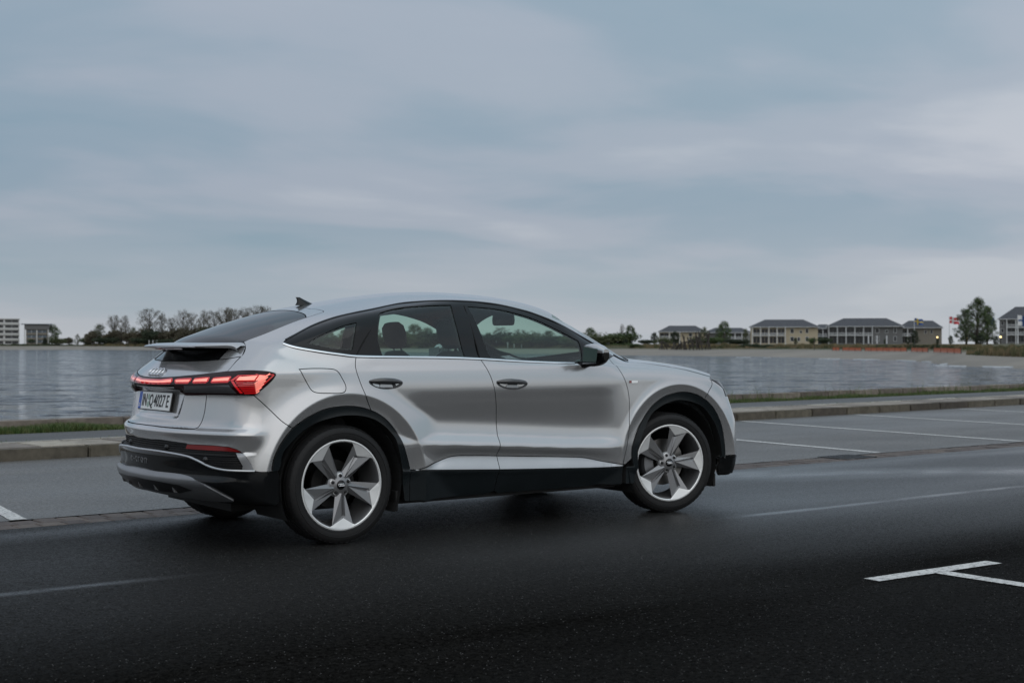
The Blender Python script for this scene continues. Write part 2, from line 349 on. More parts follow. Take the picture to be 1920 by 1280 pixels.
# ---- kerb stones, paving slabs, edging
def blocks(parent,name,x0,x1,L_,yc,hy,z0,z1,mt,bv=.012,jit=.004):
    g=Geo(); g.box(-L_/2+.008,L_/2-.008,-hy,hy,z0-z1,0); o=g.build(name,mt,parent)
    bm=bmesh.new(); bm.from_mesh(o.data); bmesh.ops.bevel(bm,geom=list(bm.edges),offset=bv,segments=2,affect='EDGES'); bm.to_mesh(o.data); bm.free()
    n=int((x1-x0)/L_); r=random.Random(len(name))
    for i in range(n):
        q=o if i==0 else link(o.copy(),parent); x=x0+L_*(i+.5)
        q.location=(x,yc(x)+r.uniform(-jit,jit),z1+r.uniform(-jit,jit)); q.rotation_euler=(r.uniform(-.006,.006),r.uniform(-.003,.003),math.atan(KX)+r.uniform(-.003,.003))
kerb=empty('kerb'); tag(kerb,kind='structure')
tag(kerb,'worn brown stone kerb along the far edge of the parking bays','kerb'); del kerb['kind']
blocks(kerb,'kerb_stone',-3,34,1.0,lambda x:kerb_y(x)+.08,.08,-.10,.125,'kerb_stone')
pave=empty('pavement'); pave['kind']='structure'
pb=sheet('pavement_bed',far,lambda x:kerb_y(x)+.15,lambda x:kerb_y(x)+1.05,.112,'joint_dirt'); pb.parent=pave
blocks(pave,'paving_slab',-3,30,.50,lambda x:kerb_y(x)+.53,.355,.06,.128,'slab_stone',.006,.003)
edg=empty('edging'); edg['kind']='structure'
blocks(edg,'edging_stone',-3,34,1.0,lambda x:kerb_y(x)+.945,.045,-.02,.140,'edge_stone',.008,.003)
tag(sheet('footpath',far,lambda x:kerb_y(x)+.985,lambda x:kerb_y(x)+2.42,.130,'path_asphalt'),kind='structure')
tag(sheet('verge',far,lambda x:kerb_y(x)+2.41,lambda x:kerb_y(x)+2.92,.118,'earth'),kind='structure')
# seawall
wall=empty('sea_wall'); tag(wall,'low weathered stone sea wall between the grass verge and the water','wall')
g=Geo(); 
v=[];f=[]
for x in far:
    for (dy,z) in ((2.93,-.2),(2.93,.235),(3.20,.235),(3.20,-2.5)): v.append((x,kerb_y(x)+dy,z))
for i in range(len(far)-1):
    for j in range(3): f.append((i*4+j,(i+1)*4+j,(i+1)*4+j+1,i*4+j+1))
mesh('wall_core',v,f,'wall_stone',wall)
blocks(wall,'wall_block',-3,36,.92,lambda x:kerb_y(x)+3.05,.16,-.05,.262,'wall_stone',.014,.006)
# grass along the verge: blades nobody could count
rg=np.random.RandomState(5); gv=[];gf=[]
def blades(n,x0,x1,d0,d1,h0,h1,zb=.115,lean=.5):
    for _ in range(n):
        x=rg.uniform(x0,x1); y=kerb_y(x)+rg.uniform(d0,d1); c=.5+.5*math.sin(x*3.1)*math.sin(x*1.3+2); h=rg.uniform(h0,h1)*(.55+.6*c); a=rg.uniform(0,6.28); l=rg.uniform(0,lean)*h
        w=.004; dx,dy=math.cos(a)*w,math.sin(a)*w; lx,ly=math.cos(a+1.2)*l,math.sin(a+1.2)*l; k=len(gv)
        gv.extend([(x-dx,y-dy,zb),(x+dx,y+dy,zb),(x+lx*.4+dx*.7,y+ly*.4+dy*.7,zb+h*.6),(x+lx*.4-dx*.7,y+ly*.4-dy*.7,zb+h*.6),(x+lx,y+ly,zb+h)])
        gf.extend([(k,k+1,k+2,k+3),(k+3,k+2,k+4)])
blades(15000,-.6,3.6,2.42,2.92,.05,.13); blades(26000,11.5,32,2.5,2.92,.03,.10); blades(500,13.5,30,2.5,2.95,.15,.36,lean=.8); blades(700,-1,34,.9,.99,.01,.05,.125)
tag(mesh('verge_grass',gv,gf,'grass_blade'),'short green grass growing along the sea wall','grass',kind='stuff')
# ------------------------------------------------------------------ water and the far shore
ZW=-1.0
tag(mesh('water',[(-2500,4,ZW),(4500,4,ZW),(4500,4500,ZW),(-2500,4500,ZW)],[(0,1,2,3)],'sea_water'),kind='structure')
def dz(v,z): return FPX*(1.2264-z)/(v-646.86)
U=np.array([-900,-400,0,150,270,450,600,760,900,1050,1150,1230,1300,1400,1480,1550,1640,1700,1745,1775,1810,1860,1920,2050,2300,2800])
VW=np.array([655.5,655.5,655.8,655.6,656.2,657.5,658.5,660,662,664,665.5,666.5,667,668.2,669.5,671.5,674,676,680,683.5,686.5,688,691.5,699,715,750])
VF=np.array([648.8,648.8,649.3,648.9,650.0,652,652.5,653,653,653.5,654,654.5,655,655,655,655.5,656.5,657,657.5,658,660,662.5,664,668,674,690])
v=[];f=[];rows=6; fm=[]
for u,vw,vf in zip(U,VW,VF):
    D=dz(vw,ZW); D2=D*1.10+22; zf=1.2264-(vf-646.86)*D2/FPX
    r=[(D-12,ZW-.9),(D,ZW+.0),(D+(D2-D)*.5,ZW+(zf-ZW)*.62),(D2,zf),(D2+14,max(zf+.35,1.15)),(D2+60,1.45),(3800,1.6)]
    for dd,z in r: p=site(u,dd,z); v.append(p)
k=7
for i in range(len(U)-1):
    for j in range(k-1): f.append((i*k+j,(i+1)*k+j,(i+1)*k+j+1,i*k+j+1)); fm.append(0 if j<3 else 1)
tag(mesh('far_shore',v,f,['sand','land'],None,True,fm),kind='structure')
def shore(u,extra=0):
    vw=np.interp(u,U,VW); vf=np.interp(u,U,VF); D=dz(vw,ZW); D2=D*1.10+22; return D,D2+extra
def shore_z(u,depth):
    D,D2=shore(u); vf=np.interp(u,U,VF); zf=1.2264-(vf-646.86)*D2/FPX
    return float(np.interp(depth,[D,(D+D2)/2,D2,D2+14,D2+60,3800],[ZW,ZW+(zf-ZW)*.62,zf,max(zf+.35,1.15),1.45,1.6]))
# lines of foam where small waves break on the beach
rf=random.Random(9)
def foam(u0,u1,v0,v1,th,label):
    n=14; va=[];fa=[]
    for i in range(n+1):
        t=i/n; u=u0+(u1-u0)*t; vv=v0+(v1-v0)*t+rf.uniform(-.25,.25); D=dz(vv,ZW+.1); w=th*math.sin(math.pi*min(1,max(.02,t)))**.5*D/FPX*11*rf.uniform(.2,1.2)
        va+=[site(u,D-w,ZW+.03),site(u,D,ZW+.16),site(u,D+w,ZW+.05)]
    for i in range(n):
        for j in range(2): fa.append((i*3+j,i*3+j+1,(i+1)*3+j+1,(i+1)*3+j))
    tag(mesh('breaking_wave',va,fa,'foam',None,True),label,'wave')
foam(1380,1408,669.5,669.8,1.2,'short white wave breaking in front of the small beige house'); foam(1432,1445,670.3,670.4,1.0,'tiny white wave beside the dark hedge')
foam(1535,1575,672.3,672.5,1.2,'white wave line left of the orange fence'); foam(1600,1650,673.2,673.8,1.2,'white wave line below the orange fence posts'); foam(1680,1718,675.0,676.6,2.0,'bright white wave in front of the orange fence')
foam(1728,1752,677.6,678.2,1.8,'short bright wave beside the fence end'); foam(1762,1792,683.2,679.4,2.2,'slanting white wave running up the beach'); foam(1750,1812,684.8,686.6,2.0,'long white wave on the near beach edge'); foam(1842,1900,686.9,688.0,2.2,'white wave line at the right end of the beach')
def pch_slopes(xs,ys):
    h=np.diff(xs); d=np.diff(ys)/h; n=len(xs); m=np.zeros(n)
    m[0]=d[0]; m[-1]=d[-1]
    for i in range(1,n-1):
        if d[i-1]*d[i]>0:
            w1=2*h[i]+h[i-1]; w2=h[i]+2*h[i-1]; m[i]=(w1+w2)/(w1/d[i-1]+w2/d[i])
    return m
class Pch:
    def __init__(s,*pts):
        s.x=np.array([p[0] for p in pts],float); s.y=np.array([p[1] for p in pts],float); s.m=pch_slopes(s.x,s.y)
    def __call__(s,q):
        q=np.asarray(q,float); qc=np.clip(q,s.x[0],s.x[-1])
        i=np.clip(np.searchsorted(s.x,qc,side='right')-1,0,len(s.x)-2)
        h=s.x[i+1]-s.x[i]; t=(qc-s.x[i])/h
        a=(1+2*t)*(1-t)**2; b=t*(1-t)**2; c=t*t*(3-2*t); d=t*t*(t-1)
        r=a*s.y[i]+b*h*s.m[i]+c*s.y[i+1]+d*h*s.m[i+1]
        return r+np.where(q<s.x[0],(q-s.x[0])*s.m[0],0)+np.where(q>s.x[-1],(q-s.x[-1])*s.m[-1],0)
def smax(a,b,k):
    h=np.clip(.5+.5*(a-b)/k,0,1); return b*(1-h)+a*h+k*h*(1-h)
def smin(a,b,k): return -smax(-a,-b,k)
def sstep(a,b,x):
    t=np.clip((x-a)/(b-a),0,1); return t*t*(3-2*t)
# --- wheel arches (x, z, crease radius)
WR=(.04,.360); WF=(2.83,.370)
# --- side section knots: (z(x), w(x)); x: rear axle = 0, forward +
BELT=Pch((-.45,1.222),(-.255,1.204),(-.116,1.184),(.136,1.157),(.46,1.150),(.98,1.142),(1.09,1.135),(1.49,1.114),(1.9,1.096),(2.5,1.075),(3.0,1.045),(3.5,.98))
CRE=Pch((.3,.605),(.547,.594),(1.2,.556),(2.037,.507),(2.27,.502),(2.5,.50))
PBOT=Pch((.3,.43),(.56,.43),(.673,.468),(.806,.503),(1.164,.49),(1.427,.475),(1.892,.445),(2.037,.420),(2.269,.377),(2.5,.37))
BBOT=Pch((-1,.47),(.3,.43),(.56,.423),(1.19,.396),(2.037,.366),(2.27,.358),(3.6,.33))
W0=Pch((-1.2,-.045),(-.9,-.03),(-.5,-.012),(0,0),(.5,0),(1.2,0),(2.3,0),(2.764,-.002),(3.1,-.010),(3.5,-.035),(3.8,-.07))
SHELF=Pch((.50,0),(.56,0),(.60,.002),(.680,.013),(.690,.0135),(.70,.012),(.76,-.005),(.82,-.007),(.92,-.003),(1.0,0),(1.1,0))
def Yside(x,z):
    x=np.asarray(x,float); z=np.asarray(z,float)
    b=BELT(x); bb=BBOT(x); w0=W0(x)
    md=sstep(.28,.62,x)*(1-sstep(2.05,2.36,x))   # 1 between the wheels, 0 at the arches
    cr=CRE(np.clip(x,.3,2.5)); pb=np.maximum(PBOT(np.clip(x,.3,2.5)),bb+.004)
    rq=1-sstep(-.35,.25,x)   # rear quarter: stronger shoulder
    ff=sstep(2.0,2.7,x)
    K=[]
    def k(zz,ww): K.append((zz+0*x,ww+0*x+w0))
    k(.16,.78); k(.215,.845); k(.26,.868)
    k(bb-.035,.905); k(bb-.004,.918); k(bb+.004,.917)
    k(pb,.902*md+.918*(1-md))
    k(cr-.004,.928*md+.919*(1-md)); k(cr+.005,.927*md+.919*(1-md))
    k(cr+.075,.893*md+.917*(1-md)); 
    k(cr+.15,.886*md+.914*(1-md))
    k(.86+0*x,.899*md+.908*(1-md)); k(.945+0*x,.905); k(.965+0*x,.9045)
    zs=1.078-.03*ff   # shoulder crease
    k(zs-.02,.893+.010*rq); k(zs+.012,.883+.006*rq-.003*ff)
    k(b-.004,.866-.05*rq-.015*ff)
    k(b+.012,.852-.05*rq-.015*ff)
    k(b+.17,.775-.06*rq-.02*ff); k(b+.29,.705-.06*rq); k(b+.40,.625-.06*rq); k(b+.60,.44-.06*rq)
    Z=np.stack([a for a,_ in K]); Wd=np.stack([c for _,c in K])
    for i in range(1,len(K)): Z[i]=np.maximum(Z[i],Z[i-1]+.004)
    n=len(K); h=Z[1:]-Z[:-1]; d=(Wd[1:]-Wd[:-1])/h; m=np.zeros_like(Z); m[0]=d[0]; m[-1]=d[-1]
    for i in range(1,n-1):
        ok=d[i-1]*d[i]>0
        w1=2*h[i]+h[i-1]; w2=h[i]+2*h[i-1]
        den=np.where(ok,w1/np.where(d[i-1]==0,1,d[i-1])+w2/np.where(d[i]==0,1,d[i]),1)
        m[i]=np.where(ok,(w1+w2)/np.where(den==0,1,den),0)
    i=np.clip((z[None]>=Z).sum(0)-1,0,n-2)
    g=lambda A,j: np.take_along_axis(A,j[None],0)[0]
    z0=g(Z,i); hh=g(h,i); t=np.clip((z-z0)/hh,0,1); zc=np.clip(z,Z[0],Z[-1])
    r=(1+2*t)*(1-t)**2*g(Wd,i)+t*(1-t)**2*hh*g(m,i)+t*t*(3-2*t)*g(Wd,i+1)+t*t*(t-1)*hh*g(m,i+1)
    r=r+np.where(z<Z[0],(z-Z[0])*m[0],0)+np.where(z>Z[-1],(z-Z[-1])*m[-1],0)
    # shelf of the rear bumper running round the corner
    r=r+(1-sstep(-.62,-.42,x))*SHELF(z)
    # arch flares: a flat plane round each wheel that stands proud of the side
    for (cx,cz),rc,wf in ((WR,.566,.929),(WF,.568,.921)):
        rr=np.hypot(x-cx,np.where(z>cz,(z-cz),(z-cz)*.55))
        fl=wf-np.maximum(rr-rc,0)*(.25 if cx<1 else .34)-np.maximum(rc-rr,0)*.20-.02*np.clip(z-.75,0,1)
        r=smax(r,fl,.010)
    return r
ZC=Pch((-1.05,1.07),(-.95,1.125),(-.80,1.205),(-.68,1.243),(-.5,1.305),(-.3,1.372),(0,1.455),(.3,1.515),(.6,1.564),(.9,1.597),(1.15,1.607),(1.45,1.598),(1.75,1.568),(2.0,1.520),(2.17,1.455),(2.46,1.325),(2.765,1.178),(3.2,.966),(4.0,.57))
ZB=Pch((-1.2,.3),(1.5,.95),(2.1,1.10),(2.4,1.145),(2.7,1.138),(2.95,1.117),(3.2,1.088),(3.4,1.048),(3.52,1.008),(3.62,.945),(3.7,.86))
def Ztop(x,w):
    rear=1-sstep(-.2,.9,x); wind=sstep(1.55,2.1,x)
    zw=ZC(x-.42*w*w*rear+.50*w*w*wind)-.075*(w/.62)**2*(1-.75*rear)   # roof and screens
    zb=ZB(x)-.072*(w/.95)**2.2-.034*sstep(2.95,3.35,x)*(w/.85)**3                                         # bonnet
    return smax(zw,zb,.025)
XR=Pch((.16,-.62),(.24,-.74),(.30,-.862),(.36,-.932),(.405,-.961),(.42,-.962),(.452,-.945),(.47,-.945),(.55,-.952),(.572,-.946),(.588,-.914),(.64,-.914),(.668,-.918),(.695,-.925),(.702,-.923),(.735,-.880),(.80,-.868),(.92,-.860),(.952,-.874),(.985,-.880),(1.015,-.868),(1.05,-.835),(1.10,-.768),(1.15,-.708),(1.20,-.665),(1.30,-.63),(1.4,-.5))
def Xrear(w,z):
    # number plate recess in the tailgate
    rec=(.026+.12*(z-.874))*(1-sstep(.315,.375,w-.28*(z-.80)))*sstep(.765,.790,z)*(1-sstep(.950,.962,z))
    return XR(z)+.29*w*w+rec
XF=Pch((.16,3.45),(.25,3.56),(.40,3.615),(.60,3.612),(.80,3.555),(.90,3.51),(1.0,3.45),(1.1,3.35))
def Xfront(w,z): return XF(z)-.13*w*w-.035*(w/.85)**6
ZBOT=Pch((-1,.31),(-.8,.275),(-.5,.26),(-.3,.21),(0,.2),(2.3,.2),(3.2,.21),(3.6,.27))
def F(p):
    x=p[...,0]; w=np.abs(p[...,1]); z=p[...,2]
    a=smax(w-Yside(x,z),(z-Ztop(x,w))*.8,.075)
    r=(Xrear(w,z)-x)*.93
    a=smax(a,r,.10)
    a=smax(a,x-Xfront(w,z),.07+.05*sstep(.6,.9,z))
    a=smax(a,ZBOT(x)-z,.03)
    return a
def gradF(p,e=1.5e-3):
    g=np.zeros_like(p)
    for k in ((1,-1,-1),(-1,-1,1),(-1,1,-1),(1,1,1)):
        k=np.array(k,float); g=g+k*F(p+k*e)[...,None]
    return g/np.maximum(np.linalg.norm(g,axis=-1,keepdims=True),1e-9)
# curves of the car body in metres (right-hand side; mirrored for the left)
ED={
 'dlotop': [(-0.3376,-0.7821,1.2357),(-0.308,-0.7592,1.2586),(-0.2502,-0.7456,1.2834),(-0.0894,-0.6995,1.3494),(0.0665,-0.677,1.3983),(0.2134,-0.6702,1.4309),(0.3613,-0.653,1.4574),(0.6097,-0.5973,1.5012),(0.7633,-0.5985,1.5164),(0.9146,-0.6144,1.5242),(1.0606,-0.6226,1.5249),(1.247,-0.6086,1.5196),(1.4088,-0.6162,1.5039),(1.585,-0.6464,1.4688),(1.6669,-0.6619,1.4472),(1.8279,-0.6994,1.3882),(2.0537,-0.7205,1.287),(2.2408,-0.7346,1.1949),(2.3448,-0.7312,1.1481)],
 'belt_q': [(-0.3376,-0.7821,1.2357),(-0.3027,-0.8127,1.2194),(-0.2512,-0.8323,1.2063),(-0.1223,-0.8516,1.1849),(0.0219,-0.8606,1.1663),(0.1265,-0.8634,1.1558)],
 'belt_r': [(0.1265,-0.8634,1.1558),(0.446,-0.8641,1.1492),(0.7715,-0.8648,1.144),(1.0682,-0.8653,1.1335)],
 'belt_f': [(1.0682,-0.8653,1.1335),(1.4683,-0.8644,1.1129),(1.8784,-0.8595,1.0987),(2.2441,-0.8023,1.1298)],
 'rdoor': [(0.1265,-0.8634,1.1558),(0.109,-0.8873,1.0829),(0.1289,-0.9057,0.9999),(0.1644,-0.9236,0.8999),(0.2047,-0.9136,0.8186)],
 'archr_a': [(-0.4822,-0.9226,0.4725),(-0.4796,-0.9244,0.517),(-0.4588,-0.9248,0.5796),(-0.4125,-0.9237,0.6541),(-0.3444,-0.9223,0.7283)],
 'archr_b': [(-0.3444,-0.9223,0.7283),(-0.2968,-0.92,0.7587),(-0.2231,-0.9171,0.7982),(-0.1121,-0.9146,0.8372),(0.0302,-0.9129,0.8498),(0.1247,-0.913,0.8407),(0.2047,-0.9136,0.8186)],
 'archr_c': [(0.2047,-0.9136,0.8186),(0.3163,-0.9151,0.7549),(0.4072,-0.9144,0.6505),(0.465,-0.9173,0.5193),(0.4934,-0.9102,0.4323)],
 'bump_q': [(-0.3444,-0.9223,0.7283),(-0.4038,-0.9205,0.7623),(-0.4866,-0.896,0.8435),(-0.58,-0.8808,0.928)],
 'lamp_bot': [(-0.583,-0.8799,0.9296),(-0.6603,-0.825,0.9312),(-0.7535,-0.6141,0.9303)],
 'lamp_front': [(-0.583,-0.8799,0.9296),(-0.5623,-0.8871,0.9404),(-0.5158,-0.8916,0.9746),(-0.4675,-0.8929,1.0153),(-0.4431,-0.8932,1.0469),(-0.4498,-0.8927,1.0565),(-0.4734,-0.8906,1.0648),(-0.5423,-0.8672,1.0731),(-0.6105,-0.7921,1.0744),(-0.6645,-0.6997,1.0688)],
 'lamp_top': [(-0.6645,-0.6997,1.0688),(-0.7221,-0.5976,1.0566),(-0.7773,-0.4712,1.0438),(-0.8323,-0.2895,1.0297)],
 'lamp_in': [(-0.7535,-0.6141,0.9303),(-0.794,-0.3474,0.9267),(-0.8062,-0.3187,0.9426),(-0.8484,-0.3287,0.9798)],
 'tg_up': [(-0.6623,-0.6947,1.0719),(-0.5975,-0.6672,1.1257),(-0.5463,-0.655,1.1674),(-0.51,-0.6155,1.2096),(-0.4924,-0.5554,1.2424)],
 'glass_side': [(-0.4896,-0.5495,1.2457),(-0.3735,-0.5552,1.289),(-0.2512,-0.5447,1.3331),(-0.1183,-0.5253,1.3783),(-0.0354,-0.5188,1.4031)],
 'roof_seam': [(-0.0354,-0.5188,1.4031),(0.0534,-0.5031,1.4284),(0.1044,-0.4802,1.4433),(0.1146,-0.389,1.4574),(0.1083,-0.3124,1.4642)],
 'tg_r': [(-0.758,-0.6009,0.93),(-0.7587,-0.5947,0.8783),(-0.7662,-0.5884,0.8139),(-0.7794,-0.5716,0.7557),(-0.8107,-0.549,0.7203)],
 'tg_bot': [(-0.8107,-0.549,0.7203),(-0.8464,-0.4313,0.719),(-0.8789,-0.26,0.7201)],
 'tg_mid': [(-0.5581,-0.6578,1.1578),(-0.6136,-0.5727,1.1412)],
 'bpillar': [(1.0682,-0.8653,1.1335),(1.1135,-0.8935,1.0553),(1.1493,-0.9045,0.9662),(1.1755,-0.8983,0.8515),(1.1879,-0.8871,0.6794),(1.1899,-0.9272,0.5602),(1.1773,-0.902,0.488)],
 'bp_low': [(1.1773,-0.902,0.488),(1.1924,-0.9177,0.3956)],
 'bp_sill': [(1.1924,-0.9177,0.3956),(1.1849,-0.8975,0.341),(1.183,-0.8633,0.249)],
 'paint_r': [(0.4934,-0.9102,0.4323),(0.5628,-0.9214,0.4328),(0.681,-0.9085,0.467),(0.8178,-0.902,0.5015),(0.9783,-0.902,0.4991),(1.1773,-0.902,0.488)],
 'paint_f': [(1.1773,-0.902,0.488),(1.4401,-0.902,0.4719),(1.7636,-0.9021,0.4528),(1.9304,-0.902,0.4392),(2.0996,-0.9032,0.4048),(2.2743,-0.9196,0.3762)],
 'blade_r': [(0.5623,-0.922,0.4261),(1.1924,-0.9177,0.3956)],
 'blade_f': [(1.1924,-0.9177,0.3956),(1.7041,-0.9179,0.3757),(2.0384,-0.9179,0.3637),(2.2736,-0.9205,0.3611)],
 'fdoor': [(2.2441,-0.8023,1.1298),(2.2657,-0.8654,1.0728),(2.2929,-0.8981,1.008),(2.3268,-0.9055,0.9274),(2.344,-0.909,0.8238),(2.3368,-0.9173,0.6789),(2.3254,-0.9187,0.5646),(2.2943,-0.9197,0.4439),(2.2743,-0.9196,0.3762)],
 'fd_sill': [(2.2736,-0.9205,0.3611),(2.2633,-0.9207,0.2817),(2.2639,-0.92,0.2359)],
 'archf': [(2.3725,-0.9169,0.3595),(2.3556,-0.9189,0.4678),(2.3873,-0.9174,0.5621),(2.4417,-0.9136,0.656),(2.5315,-0.9109,0.7613),(2.6106,-0.9097,0.8174),(2.706,-0.9087,0.8581),(2.8664,-0.9083,0.8803),(3.0281,-0.9095,0.8512),(3.1647,-0.911,0.768),(3.2568,-0.9084,0.6403),(3.2999,-0.9047,0.4849),(3.307,-0.9034,0.3751)],
 'bonnet_s': [(2.665,-0.5525,1.1174),(2.7867,-0.6143,1.1051),(2.6921,-0.8199,1.0802),(2.8887,-0.8557,1.0511),(3.0503,-0.8692,1.0176),(3.1923,-0.8658,0.9876)],
 'fend_f': [(3.172,-0.8808,0.9721),(3.1837,-0.8917,0.9278),(3.1233,-0.9136,0.8733),(3.083,-0.9096,0.822)],
 'fuel': [(-0.2843,-0.8891,1.0803),(-0.1679,-0.8887,1.084),(-0.0513,-0.8914,1.078),(-0.0207,-0.8967,1.0613),(0.0024,-0.9023,1.0248),(0.0235,-0.9114,0.9785),(0.0187,-0.92,0.9459),(-0.0094,-0.9234,0.9317),(-0.093,-0.9201,0.9317),(-0.1737,-0.9131,0.9364),(-0.207,-0.9073,0.9499),(-0.2293,-0.9014,0.9826)],
 'pane_q': [(-0.1925,-0.8245,1.239),(-0.0815,-0.8103,1.292),(0.0586,-0.7946,1.3429),(0.1691,-0.7887,1.3674),(0.1352,-0.8279,1.2828),(0.1068,-0.8511,1.1992),(0.0269,-0.8516,1.1994),(-0.0749,-0.8461,1.2127)],
 'pane_r': [(0.3707,-0.7384,1.4318),(0.5489,-0.6964,1.4698),(0.764,-0.6832,1.4877),(0.966,-0.6667,1.4951),(0.9526,-0.7701,1.3218),(0.9532,-0.8577,1.1483),(0.6523,-0.8575,1.1532),(0.3242,-0.8562,1.1599),(0.3095,-0.8149,1.3005)],
 'pane_f': [(1.1121,-0.6563,1.487),(1.3373,-0.6526,1.476),(1.5596,-0.6805,1.4342),(1.7013,-0.7095,1.3869),(1.8486,-0.7463,1.32),(1.9817,-0.7732,1.2561),(1.9802,-0.811,1.1767),(1.9539,-0.8494,1.1093),(1.7562,-0.8516,1.1145),(1.477,-0.8528,1.1255),(1.1631,-0.8542,1.14),(1.1361,-0.7678,1.3158)],
 'refl': [(-0.8399,-0.5054,0.6272),(-0.7649,-0.7171,0.6283),(-0.713,-0.8283,0.6232),(-0.6819,-0.8641,0.6098),(-0.6588,-0.8804,0.594),(-0.7313,-0.7938,0.5982),(-0.7969,-0.6354,0.5977),(-0.8441,-0.491,0.599)],
 'bump_bot': [(-0.8413,-0.5006,0.6318),(-0.8993,-0.225,0.6415)],
 'bump_bot2': [(-0.6587,-0.8803,0.5924),(-0.6371,-0.8997,0.5611),(-0.6121,-0.9049,0.5224),(-0.5906,-0.9102,0.4822),(-0.4823,-0.9228,0.4757)],
 'chrome_b': [(-0.9218,-0.2811,0.5734),(-0.8628,-0.5514,0.5586),(-0.8328,-0.6399,0.5375),(-0.7904,-0.7365,0.5039),(-0.7415,-0.8313,0.4892),(-0.6721,-0.8871,0.4848),(-0.5906,-0.9102,0.4806)],
 'skid_top': [(-0.9223,-0.2824,0.4489),(-0.8613,-0.548,0.4428),(-0.8135,-0.712,0.4019),(-0.7457,-0.7881,0.3535),(-0.6772,-0.8245,0.3112)],
 'skid_bot': [(-0.673,-0.8154,0.3037),(-0.717,-0.6864,0.2949),(-0.8095,-0.4252,0.3002),(-0.869,-0.1494,0.3095)],
 'wing': [(-0.6843,-0.8619,0.5861),(-0.6489,-0.8885,0.583),(-0.6184,-0.9036,0.5352),(-0.5936,-0.9093,0.487),(-0.6608,-0.892,0.4925),(-0.6582,-0.8938,0.5145)],
 'rwin': [(-0.5831,-0.4979,1.1864),(-0.5807,-0.4615,1.1995),(-0.6389,-0.5124,1.1376),(-0.6853,-0.3791,1.1301)],
 'arch_in_r': [(-0.418,-0.9136,0.5131),(-0.4086,-0.916,0.5767),(-0.3654,-0.9146,0.626),(-0.2642,-0.9128,0.712),(-0.1549,-0.9122,0.7601),(0.0307,-0.912,0.7904),(0.2201,-0.9137,0.7613),(0.3629,-0.9159,0.6523),(0.4039,-0.9197,0.546),(0.4288,-0.9116,0.4426)],
 'arch_in_f': [(2.4234,-0.9169,0.3607),(2.4218,-0.9188,0.484),(2.4925,-0.9142,0.635),(2.5734,-0.9106,0.7407),(2.7602,-0.9074,0.8137),(2.8961,-0.9053,0.8143),(3.0617,-0.9031,0.7664),(3.1848,-0.9018,0.6504),(3.2459,-0.9024,0.5274),(3.2701,-0.9007,0.3767)],
 'handle_r': [(0.1945,-0.9048,0.9955),(0.4418,-0.9033,0.9848)],
 'handle_f': [(1.1759,-0.9039,0.9764),(1.4337,-0.9045,0.965)],
 'badge': [(2.3479,-0.9045,0.9653),(2.4242,-0.9045,0.9603)],
 'e_bar': [(-0.8467,-0.2826,1.0117),(-0.8518,-0.295,0.9979)],
 'e_2': [(-0.8398,-0.3246,1.0108),(-0.8002,-0.4764,1.0182),(-0.8121,-0.4719,0.9988),(-0.8425,-0.3477,0.9966)],
 'e_3': [(-0.7904,-0.5096,1.0187),(-0.7472,-0.6155,1.0282),(-0.761,-0.6234,1.0045),(-0.8021,-0.505,1.0)],
 'e_4': [(-0.735,-0.6575,1.0241),(-0.6758,-0.7695,1.0334),(-0.6925,-0.7759,1.0099),(-0.7482,-0.6565,1.005)],
 'e_5': [(-0.643,-0.8172,1.037),(-0.55,-0.8832,1.0465),(-0.5779,-0.8837,1.0152),(-0.6666,-0.8164,1.0119)],
 'e_v1': [(-0.6864,-0.785,1.0116),(-0.6441,-0.805,1.0431),(-0.4568,-0.8926,1.0534),(-0.4604,-0.8926,1.0471),(-0.6423,-0.8157,1.0385),(-0.6752,-0.8053,1.0102)],
 'e_v2': [(-0.6835,-0.7936,1.0085),(-0.6736,-0.8093,1.0087),(-0.6366,-0.855,0.9427),(-0.6489,-0.8446,0.9426)],
 'e_v3': [(-0.4603,-0.8925,1.0503),(-0.4534,-0.8929,1.047),(-0.5689,-0.8866,0.9501),(-0.5814,-0.8838,0.9518)],
 'sm_l': [(-0.8272,-0.4264,0.9818),(-0.7706,-0.6142,0.9852),(-0.6952,-0.7893,0.9912),(-0.6572,-0.8331,0.9377),(-0.7555,-0.6187,0.9369),(-0.8157,-0.4155,0.9356)],
 'hl': [(3.1555,-0.8863,0.9644),(3.259,-0.8664,0.9584),(3.3398,-0.8762,0.8394)],
}
# ------------------------------------------------------------------ car materials
b=MB('car_paint')
fl=b.noise(b.obj(),900,2); 
b.set(Base_Color=b.mix(b.math('MULTIPLY',fl,.25),(.505,.503,.505),(.58,.578,.58)),Metallic=.74,Roughness=.20,Coat_Weight=1.0,Coat_Roughness=.02,Coat_IOR=1.5)
simple('gap_shade',(.006,.006,.006),.9)  # shade inside the panel gaps, put into the colour of their lining
simple('gloss_black',(.006,.0065,.007),.10,Specular_IOR_Level=.32)
simple('dark_mirror',(.10,.105,.11),.03,metal=1,var=.02)
simple('clad_black',(.008,.011,.0125),.20,Specular_IOR_Level=.40)
simple('trim_black',(.010,.010,.011),.35)
simple('matte_black',(.008,.008,.008),.75)
simple('cabin_dark',(.022,.022,.024),.7)
simple('seat_cloth',(.045,.045,.048),.8)
simple('chrome',(.85,.86,.87),.12,metal=1,var=.03)
simple('satin_silver',(.50,.51,.52),.32,metal=.9,coat=.3,var=.04)
simple('skid_grey',(.26,.265,.275),.38,metal=.75,var=.05)
simple('rim_machined',(.80,.80,.79),.38,metal=.55,var=.02)
simple('rim_grey',(.27,.27,.275),.36,metal=.75,var=.04)
simple('rim_dark',(.045,.045,.047),.5,metal=.4,var=.05)
simple('brake_disc',(.32,.31,.30),.35,metal=1,var=.1)
simple('caliper',(.10,.10,.10),.5,metal=.5)
